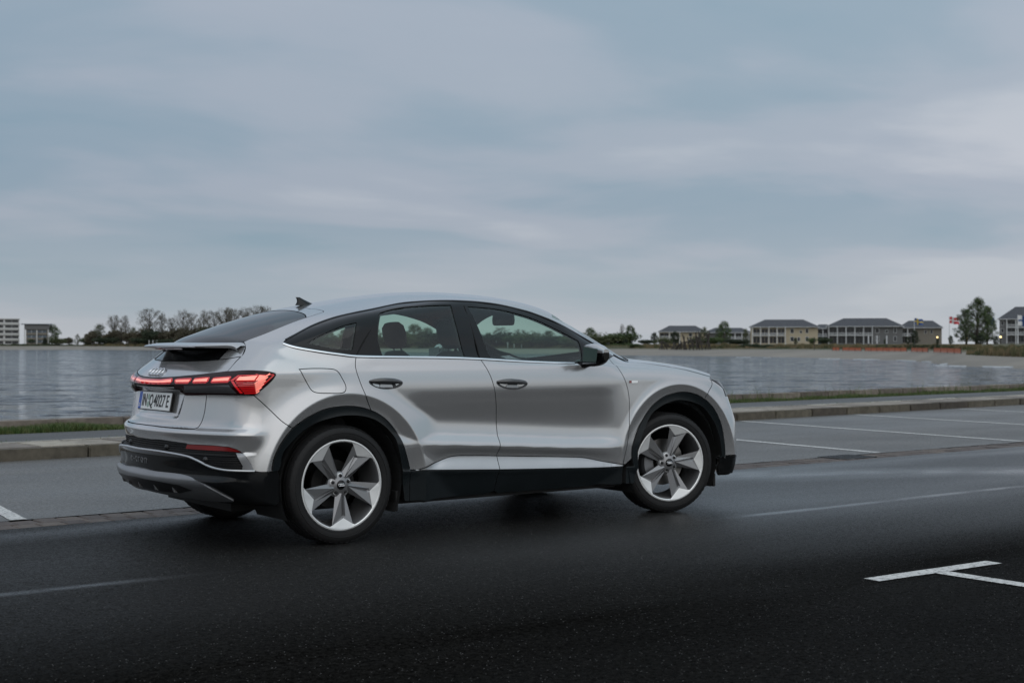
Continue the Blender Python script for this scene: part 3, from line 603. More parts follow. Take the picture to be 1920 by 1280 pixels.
b=MB('tyre'); n=b.noise(b.obj(),40,5); b.set(Base_Color=b.mix(n,(.007,.007,.0075),(.016,.0155,.0155)),Roughness=.62,Specular_IOR_Level=.3); b.bump(n,.15,.004)
simple('plate_white',(.78,.79,.78),.4,var=.03); simple('plate_blue',(.02,.09,.42),.4); simple('plate_black',(.01,.01,.01),.5)
simple('seal_green',(.32,.42,.36),.5)
b=simple('lamp_smoke',(.016,.003,.004),.06,Specular_IOR_Level=.25); b=simple('lamp_clear',(.07,.07,.075),.12,metal=.3,coat=.4)
b=simple('lamp_red',(.20,.008,.008),.08,coat=1)
def glow(name,c1,c2,st):
    b=MB(name); n=b.noise(b.obj(),14,2); c=b.mix(n,c1,c2); b.set(Base_Color=c1,Emission_Color=c,Emission_Strength=st,Roughness=.1,Coat_Weight=1.0)
glow('glow_white',(.95,.20,.15),(1,.40,.31),.92); glow('glow_red',(.42,.006,.008),(.55,.010,.012),.45)
def glass(name,tint,refl_boost=0.0):
    b=MB(name); b.n.remove(b.p)
    tr=b.new('ShaderNodeBsdfTransparent'); tr.inputs[0].default_value=(*tint,1)
    gl=b.new('ShaderNodeBsdfGlossy'); gl.inputs['Roughness'].default_value=.01; gl.inputs[0].default_value=(1,1,1,1)
    fr=b.new('ShaderNodeFresnel'); bk=b.new('ShaderNodeNewGeometry').outputs['Backfacing']; b.l.new(b.math('SUBTRACT',1.5,b.math('MULTIPLY',bk,1.5-1/1.5)),fr.inputs[0])
    nz=b.noise(b.obj(),2.0,2); f2=b.math('ADD',b.math('MULTIPLY',fr.outputs[0],1.0),b.math('MULTIPLY',nz,.012+refl_boost))
    mx=b.new('ShaderNodeMixShader'); b.l.new(f2,mx.inputs[0]); b.l.new(tr.outputs[0],mx.inputs[1]); b.l.new(gl.outputs[0],mx.inputs[2]); b.l.new(mx.outputs[0],b.out.inputs[0])
glass('side_glass',(.68,.83,.755)); glass('dark_glass',(.05,.06,.06)); glass('screen_glass',(.70,.84,.77)); glass('lamp_glass',(.85,.87,.88))
# ------------------------------------------------------------------ charts: 2-d maps of the body surface
MS=.85
class SChart:   # around the length axis: (x, angle)
    def to(s,p):
        p=np.asarray(p,float); a=np.arctan2(p[...,2]-.75,-p[...,1]); a=np.where(a<-math.pi/2,a+2*math.pi,a)
        return np.stack([p[...,0],MS*a],-1)
    def rays(s,c):
        a=c[:,1]/MS; o=np.stack([c[:,0],0*a,0*a+.75],-1); d=np.stack([0*a,-np.cos(a),np.sin(a)],-1); return o,d
class RChart:   # around an upright axis inside the tail: (angle, z)
    X0=-.15; SG=-1
    def to(s,p): p=np.asarray(p,float); return np.stack([.8*np.arctan2(-p[...,1],s.SG*(p[...,0]-s.X0)),p[...,2]],-1)
    def rays(s,c):
        a=c[:,0]/.8; o=np.stack([0*a+s.X0,0*a,c[:,1]],-1); d=np.stack([s.SG*np.cos(a),-np.sin(a),0*a],-1); return o,d
class NChart(RChart): X0=2.75; SG=1
class TChart:   # from above: (x, y)
    def to(s,p): p=np.asarray(p,float); return p[...,:2].copy()
    def rays(s,c): o=np.stack([c[:,0],c[:,1],0*c[:,0]+.80],-1); d=np.zeros_like(o); d[:,2]=1; return o,d
CH={'S':SChart(),'R':RChart(),'N':NChart(),'T':TChart()}
def lift_rays(o,d,tmax=1.3):
    a=np.zeros(len(o)); bb=np.full(len(o),tmax); fa=np.full(len(o),-1.); fb=np.full(len(o),1.)
    for k in range(13):
        m=(a+bb)/2
        if k>=8:
            m=a-fa*(bb-a)/(fb-fa); m=np.clip(m,a+.02*(bb-a),bb-.02*(bb-a))
        fm=F(o+m[:,None]*d); ins=fm<0
        a=np.where(ins,m,a); fa=np.where(ins,fm,fa); bb=np.where(ins,bb,m); fb=np.where(ins,fb,fm)
    return o+(a-fa*(bb-a)/(fb-fa))[:,None]*d
def lift(ch,c):
    o,d=CH[ch].rays(np.asarray(c,float)); return lift_rays(o,d)
def spline(P_,step=.02):
    """dense smooth curve through 3-d points"""
    P_=np.asarray(P_,float)
    if len(P_)==2:
        n=max(2,int(np.linalg.norm(P_[1]-P_[0])/step)+1); return P_[0]+(P_[1]-P_[0])*np.linspace(0,1,n)[:,None]
    d=np.r_[0,np.cumsum(np.linalg.norm(np.diff(P_,axis=0),axis=1)**.75)]; m=np.zeros_like(P_)
    m[1:-1]=(P_[2:]-P_[:-2])/(d[2:]-d[:-2])[:,None]
    m[0]=2*(P_[1]-P_[0])/(d[1]-d[0])-m[1]; m[-1]=2*(P_[-1]-P_[-2])/(d[-1]-d[-2])-m[-2]
    out=[]
    for i in range(len(P_)-1):
        h=d[i+1]-d[i]; n=max(2,int(np.linalg.norm(P_[i+1]-P_[i])/step)+1)
        t=np.linspace(0,1,n,endpoint=False)[:,None]
        out.append((1+2*t)*(1-t)**2*P_[i]+t*(1-t)**2*h*m[i]+t*t*(3-2*t)*P_[i+1]+t*t*(t-1)*h*m[i+1])
    out.append(P_[-1:]); return np.concatenate(out)
def loop(*segs,step=.02):
    L_=[]
    for s in segs:
        if isinstance(s,str): s=spline(ED[s[1:]][::-1] if s[0]=='-' else ED[s],step)
        else: s=np.asarray(s,float)
        L_.append(s)
    a=np.concatenate(L_); keep=[0]
    for i in range(1,len(a)):
        if np.linalg.norm(a[i]-a[keep[-1]])>.003: keep.append(i)
    if np.linalg.norm(a[keep[-1]]-a[keep[0]])<.003: keep.pop()
    return snap(a[keep])
def snap(p):
    for _ in range(3):
        n=gradF(p); f0=F(p); f1=F(p+n*1e-3); p=p-n*(f0/np.maximum((f1-f0)/1e-3,.3))[:,None]
    return p
def mir(a): a=np.array(a,float)[::-1].copy(); a[:,1]*=-1; return a
def both(half):
    """closed outline from a half outline that starts and ends on the centre plane"""
    half=np.asarray(half,float); m=mir(half); return np.concatenate([half,m[1:-1] if abs(half[0,1])<1e-6 else m])
def inside(poly,q):
    r=np.zeros(len(q),bool); x,y=q[:,0],q[:,1]; a=poly; bq=np.roll(poly,-1,0)
    for (x0,y0),(x1,y1) in zip(a,bq):
        if y0==y1: continue
        c=((y0>y)!=(y1>y)); r^= c&(x<(x1-x0)*(y-y0)/(y1-y0)+x0)
    return r
def dens2(p,step):
    q=np.roll(p,-1,0); o=[]
    for a,bq in zip(p,q):
        n=max(1,int(math.ceil(np.linalg.norm(bq-a)/step))); o.append(a+(bq-a)*(np.arange(n)/n)[:,None])
    return np.concatenate(o)
def inset2(p,d):
    a=np.roll(p,1,0); bq=np.roll(p,-1,0); e1=p-a; e2=bq-p
    e1/=np.maximum(np.linalg.norm(e1,axis=1,keepdims=True),1e-9); e2/=np.maximum(np.linalg.norm(e2,axis=1,keepdims=True),1e-9)
    n1=np.stack([-e1[:,1],e1[:,0]],-1); n2=np.stack([-e2[:,1],e2[:,0]],-1)
    ar=.5*np.sum(p[:,0]*bq[:,1]-bq[:,0]*p[:,1]); s=1 if ar>0 else -1
    n=n1+n2; L_=np.maximum((n*n).sum(1),.6); return p+s*d*2*n/L_[:,None]
car=empty('car',(0,0,0))
tag(car,'silver coupe-roofed electric crossover with lit red tail lights parked on the wet road','car')
CUT=[]
def panel(name,outline,mat_,ch='S',holes=(),res=.016,gap=.0025,off=0.0,depth=.014,under=.012,parent=None,mirror=False,label=None,gapmat='gap_shade',bstep=.012,rings=False):
    C=CH[ch]; poly=inset2(dens2(C.to(outline),bstep),gap); hs=[inset2(dens2(C.to(h_),bstep),-gap) for h_ in holes]
    allb=np.concatenate([poly]+hs); mn=poly.min(0); mx=poly.max(0)
    gx=np.arange(mn[0]+res*.5,mx[0],res); gy=np.arange(mn[1]+res*.5,mx[1],res)
    G=np.stack(np.meshgrid(gx,gy),-1).reshape(-1,2); G=G[inside(poly,G)]
    for h_ in hs: G=G[~inside(h_,G)]
    if len(G):
        keep=np.ones(len(G),bool)
        for i in range(0,len(G),4000):
            dd=((G[i:i+4000,None]-allb[None])**2).sum(-1).min(1); keep[i:i+4000]=dd>(res*.5)**2
        G=G[keep]
    if ch in 'SRN' and rings:
        for (cx,cz),rc in ((WR,.566),(WF,.568)):
            q=[(cx+r_*math.cos(t),cz+r_*math.sin(t)) for r_ in np.arange(rc-.026,rc+.085,.0085) for t in np.arange(-.1,math.pi+.1,.016)]
            q=np.array(q); q=q[(q[:,0]>-.62)]; w_=Yside(q[:,0],q[:,1]); pts=np.stack([q[:,0],-w_,q[:,1]],-1)
            cands=[pts]+([pts*np.array([1,-1,1])] if ch=='S' and mx[1]>2.0 else [])
            for pp in cands:
                pp=pp[np.abs(F(pp))<.02]
                if not len(pp): continue
                R_=C.to(pp); R_=R_[inside(poly,R_)]
                for h_ in hs: R_=R_[~inside(h_,R_)]
                if not len(R_): continue
                kp=np.ones(len(R_),bool)
                for i in range(0,len(R_),3000): kp[i:i+3000]=((R_[i:i+3000,None]-allb[None])**2).sum(-1).min(1)>.004**2
                R_=R_[kp]
                if len(G) and len(R_):
                    g3=np.ones(len(G),bool)
                    for i in range(0,len(G),2000): g3[i:i+2000]=((G[i:i+2000,None]-R_[None])**2).sum(-1).min(1)>.010**2
                    G=G[g3]
                if len(R_): G=np.concatenate([G,R_])
    V=np.concatenate([allb,G]); E=[]; k=0
    for L_ in [poly]+hs:
        n=len(L_); E+=[(k+i,k+(i+1)%n) for i in range(n)]; k+=n
    r=delaunay_2d_cdt([Vector(p) for p in V],E,[],0,1e-7)
    Q=np.array([tuple(p) for p in r[0]]); T=np.array([t for t in r[2] if len(t)==3])
    cen=Q[T].mean(1); ok=inside(poly,cen)
    for h_ in hs: ok&=~inside(h_,cen)
    T=T[ok]; used=np.unique(T); mp=-np.ones(len(Q),int); mp[used]=np.arange(len(used)); Q=Q[used]; T=mp[T]
    P3=lift(ch,Q); nr=gradF(P3); P3=P3+nr*off
    a=P3[T]; fn=np.cross(a[:,1]-a[:,0],a[:,2]-a[:,0]); fl=(fn*nr[T[:,0]]).sum(1)<0; T[fl]=T[fl][:,::-1]
    v=list(P3); nn=list(nr); f=[tuple(t) for t in T]; fm=[0]*len(f)
    if depth>0:
        ed={}
        for t in f:
            for i in range(3):
                e=(t[i],t[(i+1)%3]); ed[e]=1
        be=[e for e in ed if (e[1],e[0]) not in ed]
        # outward direction in the surface at every border vertex
        od={}
        for i,j in be:
            d=P3[j]-P3[i]; o=np.cross(d,nr[i]); o/=max(np.linalg.norm(o),1e-9)
            for q in (i,j): od[q]=od.get(q,0)+o
        idx={}
        for q,o in od.items():
            o=o/max(np.linalg.norm(o),1e-9)
            k=len(v); idx[q]=k
            v+= [P3[q],P3[q]-nr[q]*depth,P3[q]-nr[q]*depth+o*under]; nn+=[o,o,nr[q]]
        for i,j in be:
            A,B=idx[i],idx[j]
            f.append((j,i,A,B)[::1]) if False else None
            f.append((B,A,A+1,B+1)); fm.append(1)
            f.append((B+1,A+1,A+2,B+2)); fm.append(1)
    v=np.array(v); nn=np.array(nn)
    obs=[]
    for s in ((1,-1) if mirror else (1,)):
        vv=v.copy(); n2=nn.copy(); ff=f
        if s<0: vv[:,1]*=-1; n2[:,1]*=-1; ff=[t[::-1] for t in f]
        o=mesh(name,vv,ff,[mat_,gapmat],parent or car,True,fm)
        o.data.normals_split_custom_set_from_vertices([tuple(map(float,q)) for q in n2])
        if label: o['label']=label
        obs.append(o)
    return obs if mirror else obs[0]
def onS(x,z,w0=.9):
    """point on the side surface at x,z"""
    w=float(Yside(np.array([x]),np.array([z]))[0]); return (x,-w,z)
def strip(name,pts,width,off,mat_,parent=None,mirror=False,up=None,h=.003,label=None):
    """raised moulding along a curve lying on the body"""
    P_=spline(pts,.02); nr=gradF(P_); tg=np.gradient(P_,axis=0); tg/=np.linalg.norm(tg,axis=1,keepdims=True)
    bi=np.cross(nr,tg); bi/=np.linalg.norm(bi,axis=1,keepdims=True); sec=[(-.5,-.004),(-.5,0),(-.28,h),(.28,h),(.5,0),(.5,-.004)]
    v=[];f=[];k=len(sec)
    for p,n_,b_ in zip(P_,nr,bi):
        for s,q in sec: v.append(p+b_*s*width+n_*(off+q))
    for i in range(len(P_)-1):
        for j in range(k-1): f.append((i*k+j,i*k+j+1,(i+1)*k+j+1,(i+1)*k+j))
    v=np.array(v); r=[]
    a=np.cross(v[f[0][1]]-v[f[0][0]],v[f[0][3]]-v[f[0][0]])
    mid=2; fq=f[2]; a=np.cross(v[fq[1]]-v[fq[0]],v[fq[2]]-v[fq[0]])
    if a@nr[0]<0: f=[q[::-1] for q in f]
    for s in ((1,-1) if mirror else (1,)):
        vv=v.copy(); ff=f
        if s<0: vv[:,1]*=-1; ff=[q[::-1] for q in f]
        o=mesh(name,vv,ff,mat_,parent or car,True)
        if label: o['label']=label
        r.append(o)
    return r
def tp(x,y): return tuple(lift('T',[(x,y)])[0])
def rp(y,z):
    """point on the tail at lateral y (<=0) and height z"""
    return tuple(lift_rays(np.array([[-.45 if z<1.1 else -.25,y,z]]),np.array([[-1.,0,0]]))[0])
def npnt(y,z):
    return tuple(lift_rays(np.array([[3.0,y,z]]),np.array([[1.,0,0]]))[0])
S_=SChart()
# ---- roof and rear quarters: one pressing
dlo=spline(ED['dlotop'],.02); dc=S_.to(dlo)
inn=[]
for x in np.linspace(1.84,2.42,14):
    s=np.interp(x,dc[:,0],dc[:,1])+.050+.012*(x-1.84)
    inn.append(lift('S',[(x,s)])[0])
inn=np.array(inn)
wtop=np.array([tp(2.03,0),tp(2.02,-.12),tp(1.995,-.25),tp(1.955,-.38),tp(1.905,-.48),inn[0]])
wtop=spline(wtop)
rs_in=ED['roof_seam'][-1]
rseam=[tp(.10,-.31),tp(.115,-.2),tp(.125,-.1),tp(.128,0)]
half=loop(wtop,inn,[dlo[-1]],'-dlotop','belt_q','rdoor','-archr_b','bump_q','lamp_front','tg_up','glass_side','roof_seam',rseam)
half[0,1]=0; half[-1,1]=0
fp=loop(spline(ED['fuel']+ED['fuel'][:1],.01))
body=panel('body_shell',both(half),'car_paint','S',res=.02,holes=(fp,mir(fp)),rings=True)
# ---- glass
wcorner=lift('S',[(2.46,np.interp(2.37,dc[:,0],dc[:,1])+.05)])[0]
wbot=spline([inn[-1],tp(2.56,-.60),tp(2.66,-.45),tp(2.735,-.25),tp(2.76,0)])
half=loop(wtop,inn,wbot); half[0,1]=0; half[-1,1]=0
panel('windscreen',both(half),'screen_glass','T',res=.035,off=-.003,depth=.006,under=.02,gapmat='gloss_black')
gtop=[tp(-.035,-.5),tp(-.0,-.4),tp(.02,-.2),tp(.025,0)]
gbot=[tp(-.50,-.55),tp(-.585,-.4),tp(-.645,-.2),tp(-.665,0)]
half=loop(spline([gbot[3],gbot[2],gbot[1],ED['glass_side'][0]]),'glass_side',spline(gtop)); half[0,1]=0; half[-1,1]=0
panel('rear_window',both(half),'dark_glass','T',res=.03,gap=.004,off=-.002,depth=.008,gapmat='gloss_black')
half=loop(spline(gtop[::-1]),'roof_seam',rseam); half[0,1]=0; half[-1,1]=0
panel('tailgate_top_rail',both(half),'car_paint','T',res=.02)
# ---- side glazing frame (black) with three panes
dl=loop('dlotop',spline([ED['dlotop'][-1],ED['belt_f'][-1]]),'-belt_f','-belt_r','-belt_q')
def ploop(k): return loop(spline(ED[k]+ED[k][:1],.02))
PC={'pane_q':(0,3,5),'pane_r':(0,3,5,7),'pane_f':(0,5,7,10)}
def pl(k):
    p=ED[k]
    if k not in PC: return np.array(p)
    c=PC[k]; q=p+p; segs=[]
    for i,a in enumerate(c):
        e=c[(i+1)%len(c)]; e=e if e>a else e+len(p); segs.append(spline(q[a:e+1],.02))
    return loop(*segs)
panes=[pl('pane_q'),pl('pane_r'),pl('pane_f')]
fr=panel('window_frame',dl,'gloss_black','S',holes=panes,res=.02,gap=.0015,off=.001,depth=.012,mirror=True)
for k,nm in (('pane_q','quarter_window'),('pane_r','rear_door_window'),('pane_f','front_door_window')):
    panel(nm,pl(k),'side_glass','S',res=.04,gap=-.002,off=-.004,depth=0,mirror=True)
# shut lines of the two door frames and glass run seals
for q in ([(.13,1.165),(.24,1.30),(.36,1.445)],[(1.07,1.142),(1.075,1.30),(1.08,1.505)]):
    pts=[lift('S',[(x,S_.to(np.array(onS(x,z)))[1])])[0] for x,z in q]
    strip('pillar_seam',pts,.007,.0025,'gap_shade',mirror=True,h=.001)
strip('roof_drip_moulding',ED['dlotop'][1:-1],.016,.001,'gloss_black',mirror=True,h=.005)
strip('window_sill_chrome',ED['belt_q'][:-1]+ED['belt_r'][:-1]+ED['belt_f'][:3],.019,.002,'chrome',mirror=True,h=.004)
# ---- doors
panel('rear_door',loop('rdoor','archr_c','paint_r','-bpillar','-belt_r'),'car_paint','S',mirror=True,res=.014,rings=True)
panel('front_door',loop('bpillar','paint_f','-fdoor','-belt_f'),'car_paint','S',mirror=True,res=.014,rings=True)
panel('rear_sill_blade',loop('paint_r','bp_low','-blade_r')[2:],'satin_silver','S',mirror=True,off=.003,res=.014)
panel('front_sill_blade',loop('-paint_f',spline(ED['bp_low']),'blade_f')[0:],'satin_silver','S',mirror=True,off=.003,res=.014)
SB=.232
def low(xs,z=SB): return [onS(x,z) for x in xs]
panel('rear_sill',loop([ED['archr_c'][-1]],'blade_r','bp_sill',low([1.1,.9,.7,.55,.49])),'clad_black','S',mirror=True,off=.002,depth=.02)
panel('front_sill',loop('blade_f','fd_sill',low([2.2,2.0,1.7,1.4,1.22]),'-bp_sill'),'clad_black','S',mirror=True,off=.002,depth=.02)
# ---- arch cladding
ain=ED['arch_in_r']; 
panel('wheel_arch_trim',loop('archr_a','archr_b','archr_c',low([.49,.455]),'-arch_in_r',[onS(-.435,.475)]),'clad_black','S',mirror=True,off=.006,depth=.07,under=.0,gapmat='matte_black')
panel('wheel_arch_trim',loop(low([2.30]),[onS(2.30,.36)],'archf',[onS(3.243,.385)],'-arch_in_f',low([2.40])),'clad_black','S',mirror=True,off=.006,depth=.07,under=.0,gapmat='matte_black')
# ---- front wing, bonnet, nose
bs=spline([tp(2.42,-.715),tp(2.55,-.77),ED['bonnet_s'][2],ED['bonnet_s'][3],ED['bonnet_s'][4],ED['bonnet_s'][5]])
archf=spline(ED['archf']); fe=np.array(ED['fend_f'][-1]); k=np.argmin(np.linalg.norm(archf-fe,axis=1)+10*(archf[:,0]<2.8))
panel('front_wing',loop('fdoor',[onS(2.30,.375)],archf[3:k],'-fend_f',bs[::-1],[dlo[-1]]),'car_paint','S',mirror=True,res=.014,rings=True)
bf=spline([ED['bonnet_s'][5],tp(3.30,-.70),tp(3.385,-.5),tp(3.43,-.25),tp(3.445,0)])
cow=spline([tp(2.80,0),tp(2.77,-.25),tp(2.695,-.45),tp(2.60,-.60),tp(2.51,-.69)])
half=loop(cow,bs[4:],bf); half[0,1]=0; half[-1,1]=0
panel('bonnet',both(half),'car_paint','T',res=.022)
half=loop(spline([tp(2.745,0),tp(2.72,-.25),tp(2.645,-.45),tp(2.545,-.60)]),cow[::-1]); half[0,1]=0; half[-1,1]=0
panel('scuttle_panel',both(half),'trim_black','T',res=.03,off=-.006,depth=0)
hl=[(3.185,-.872,.968)]+[ED['hl'][1]]+[npnt(-.70,.945),npnt(-.62,.90),npnt(-.70,.845),ED['hl'][2],npnt(-.862,.89)]
panel('headlight',np.array(hl),'lamp_clear','N',mirror=True,off=.001)
half=loop([npnt(-.0001,.93),npnt(-.3,.93),npnt(-.60,.93),npnt(-.60,.89),npnt(-.70,.835),ED['hl'][2],npnt(-.868,.90)],'fend_f',archf[k:],[onS(3.285,.39)],[npnt(-y,.392) for y in (.86,.8,.6,.3,.0001)])
half[0,1]=0; half[-1,1]=0
panel('front_bumper',both(half),'car_paint','N',res=.016,rings=True)
half=loop([npnt(-y,.385) for y in (.0001,.3,.6,.8,.86)],[onS(3.29,.385),onS(3.255,.385),onS(3.245,.30),onS(3.25,.25)],[npnt(-y,.25) for y in (.8,.6,.3,.0001)])
half[0,1]=0; half[-1,1]=0
panel('front_lower_lip',both(half),'gloss_black','N',res=.025)
half=np.array([npnt(-.0001,.985),npnt(-.3,.975),npnt(-.55,.955),npnt(-.6,.94),npnt(-.3,.94),npnt(-.0001,.94)]); half[0,1]=0; half[-1,1]=0
panel('nose_strip',both(half),'gloss_black','N',res=.03)
# ---- charge flap
panel('charge_flap',fp,'car_paint','S',mirror=True,res=.016)
# ---- tail: upper and lower tailgate, bumper
ctop=[rp(-.0001,1.125),rp(-.2,1.125),rp(-.4,1.130)]
half=loop(ctop,'-tg_mid',ED['tg_up'][2:0:-1],'lamp_top',[rp(-.15,1.024),rp(-.0001,1.022)]); half[0,1]=0; half[-1,1]=0
panel('tailgate',both(half),'car_paint','R',res=.014)
half=loop([rp(-.0001,.968),rp(-.2,.968),rp(-.32,.972)],ED['lamp_in'][::-1][1:],'tg_r','tg_bot',[rp(-.1,.722),rp(-.0001,.722)]); half[0,1]=0; half[-1,1]=0
panel('tailgate_lower_panel',both(half),'car_paint','R',res=.010,bstep=.008)
half=loop([rp(-.0001,.722),rp(-.1,.722)],'-tg_bot','-tg_r','-lamp_bot','-bump_q','-archr_a','-bump_bot2',ED['refl'][3::-1],'bump_bot',[rp(-.1,.637),rp(-.0001,.637)]); half[0,1]=0; half[-1,1]=0
panel('rear_bumper',both(half),'car_paint','R',res=.013,rings=True)
# rear lamp unit across the tail
half=loop([rp(-.0001,1.021),rp(-.15,1.023)],'-lamp_top','-lamp_front','lamp_bot','lamp_in',[rp(-.2,.970),rp(-.0001,.970)]); half[0,1]=0; half[-1,1]=0
lamp=panel('tail_light',both(half),'lamp_smoke','R',res=.014,off=.003,gap=.0015,bstep=.008)
lamp['label']='full-width smoked tail light with glowing red segments'
panel('lamp_clear_section',pl('sm_l'),'lamp_clear','R',res=.015,off=.0045,depth=0,mirror=True,parent=lamp)
eb=ED['e_bar']
half=np.array([rp(-.0001,1.0005),rp(-.15,1.001),eb[0],eb[1],rp(-.15,.9925),rp(-.0001,.992)]); half[0,1]=0; half[-1,1]=0
panel('light_segment',both(half),'glow_white','R',res=.03,off=.0055,gap=0,depth=.002,gapmat='glow_red',parent=lamp,bstep=.01)
half=np.array([rp(-.0001,1.0045),rp(-.15,1.005),tuple(np.array(eb[0])+(0,0,.003)),tuple(np.array(eb[1])-(0,0,.003)),rp(-.15,.9885),rp(-.0001,.9885)]); half[0,1]=0; half[-1,1]=0
panel('light_surround',both(half),'glow_red','R',res=.03,off=.004,gap=0,depth=.0,parent=lamp,bstep=.01)
for k in ('e_2','e_3','e_4','e_5'):
    c=np.array(ED[k]); m=c.mean(0)
    panel('light_segment',c,'glow_white','R',res=.02,off=.0055,gap=.0028,depth=.002,gapmat='glow_red',parent=lamp,mirror=True,bstep=.008)
    if k!='e_5': panel('light_surround',c,'glow_red','R',res=.02,off=.004,gap=-.0025,depth=0,parent=lamp,mirror=True,bstep=.008)
for k in ('e_v1','e_v2','e_v3'):
    panel('light_surround',pl(k),'glow_red','R',res=.02,off=.0065,gap=0,depth=0,parent=lamp,mirror=True,bstep=.006)
# chevron blades of the lamp: slanted bars over flat bars
A=[np.array(ED['e_v2'][i]) for i in range(4)]
def lerp(a,c,t): return a+(c-a)*t
cR=CH['R']
def bar(c0,c1,w): 
    d=c1-c0; d=d/np.linalg.norm(d); n=np.array([-d[1],d[0]])*w/2
    return lift('R',np.array([c0-n,c1-n,c1+n,c0+n]))
p_top0=cR.to(np.array(ED['e_5'][1])); p_bot0=cR.to(np.array(ED['e_5'][2])); tipr=cR.to(np.array(ED['e_v1'][3]))
for i in range(5):
    t=(i+1)/6; a=lerp(p_top0,tipr+np.array([-.03,-.004]),t); d=p_bot0-p_top0
    panel('light_blade',bar(a,a+d*(1-.55*t*t),.0055),'glow_white','R',res=.02,off=.0068,gap=0,depth=0,parent=lamp,mirror=True,bstep=.01)
l0=cR.to(np.array(ED['e_v2'][1])); l1=cR.to(np.array(ED['e_v2'][2])); r0=cR.to(np.array(ED['e_v3'][1])); r1=cR.to(np.array(ED['e_v3'][2]))
for i in range(6):
    t=.12+.82*i/5; a=lerp(l0,l1,t)+np.array([.008,-.004]); bnd=a+np.array([.085-.006*i,.0]); 
    panel('light_blade',bar(a,bnd,.006),'glow_red','R',res=.03,off=.0068,gap=0,depth=0,parent=lamp,mirror=True,bstep=.02)
    e=bnd+np.array([.075-.012*i,.060-.0095*i])
    panel('light_blade',bar(bnd,e,.006),'glow_white','R',res=.03,off=.0070,gap=0,depth=0,parent=lamp,mirror=True,bstep=.02)
# ---- lower tail
half=loop([rp(-.0001,.640),rp(-.1,.640)],'-bump_bot',ED['refl'][0:4],'bump_bot2',[(ED['chrome_b'][-1])],'-chrome_b',[rp(-.1,.577),rp(-.0001,.578)]); half[0,1]=0; half[-1,1]=0
gr=panel('lower_grille',both(half),'matte_black','R',res=.015,off=-.012,gap=-.004,depth=0)
poly=cR.to(both(half))
for i,z in enumerate(np.arange(.494,.632,.0135)):
    xs=np.arange(-1.15,1.15,.01); q=np.stack([xs,0*xs+z],-1); ins=inside(poly,q)
    # runs of points inside the opening
    run=[]; runs=[]
    for j,ok in enumerate(ins):
        if ok: run.append(q[j])
        elif run: runs.append(run); run=[]
    if run: runs.append(run)
    for r_ in runs:
        if len(r_)<5: continue
        pts=lift('R',np.array(r_)); nr=gradF(pts); top=pts-nr*.003; 
        v=np.concatenate([pts-nr*.012+[0,0,.003],pts-nr*.002+[0,0,.002],pts-nr*.002-[0,0,.002],pts-nr*.012-[0,0,.003]]); n=len(pts)
        f=[(k2*n+a,k2*n+a+1,(k2+1)*n+a+1,(k2+1)*n+a) for k2 in range(3) for a in range(n-1)]
        mesh('grille_slat',v,f,'trim_black',gr)
panel('rear_reflector',pl('refl'),'lamp_red','R',res=.015,off=.001,mirror=True,gap=.001)
panel('bumper_wing',pl('wing'),'skid_grey','R',res=.012,off=.006,mirror=True,depth=.015,gap=0)
half=loop([rp(-.0001,.572),rp(-.1,.571)],'chrome_b',[onS(-.49,.478),onS(-.44,.478),onS(-.415,.40),onS(-.405,.30),onS(-.45,.262)],[rp(-.86,.268)],[rp(-.75,.272),rp(-.5,.29),rp(-.25,.302),rp(-.0001,.306)]); half[0,1]=0; half[-1,1]=0
panel('rear_lower_bumper',both(half),'gloss_black','R',res=.015)
cb=ED['chrome_b']; q=[(c[0],c[1],c[2]) for c in cb]
full=[rp(-.0001,.574)]; strip('bumper_chrome',[tuple(np.array(c)*(1,-1,1)) for c in q[::-1]]+[rp(-.0001,.5745)]+q,.016,.002,'satin_silver',h=.006)
half=loop([rp(-.0001,.462),rp(-.1,.461)],'skid_top','skid_bot',[rp(-.0001,.314)]); half[0,1]=0; half[-1,1]=0
skid=panel('skid_plate',both(half),'skid_grey','R',res=.014,off=.010,depth=.03,under=0,gapmat='skid_grey')
# lower recess of the skid plate and its three fins
half=np.array([rp(-.0001,.405),rp(-.3,.400),rp(-.50,.392),rp(-.60,.362),rp(-.45,.335),rp(-.25,.330),rp(-.0001,.330)]); half[0,1]=0; half[-1,1]=0
panel('skid_recess',both(half),'trim_black','R',res=.02,off=.012,depth=0,parent=skid)
for y in (-.42,-.22,0,.22,.42):
    a=np.array(rp(-abs(y)-1e-4,.402)); bq=np.array(rp(-abs(y)-1e-4,.334)); 
    if y>0: a[1]*=-1; bq[1]*=-1
    g=Geo(); t=.006; A_=a+np.array([-.004,0,0]); B_=bq+np.array([-.034,0,0]); C_=bq+np.array([0,0,-.008])
    g.add([A_+(0,-t,0),B_+(0,-t,0),C_+(0,-t,0),A_+(0,t,0),B_+(0,t,0),C_+(0,t,0)],[(0,1,2),(5,4,3),(0,3,4,1),(1,4,5,2),(2,5,3,0)]); g.build('skid_fin','skid_grey',skid)
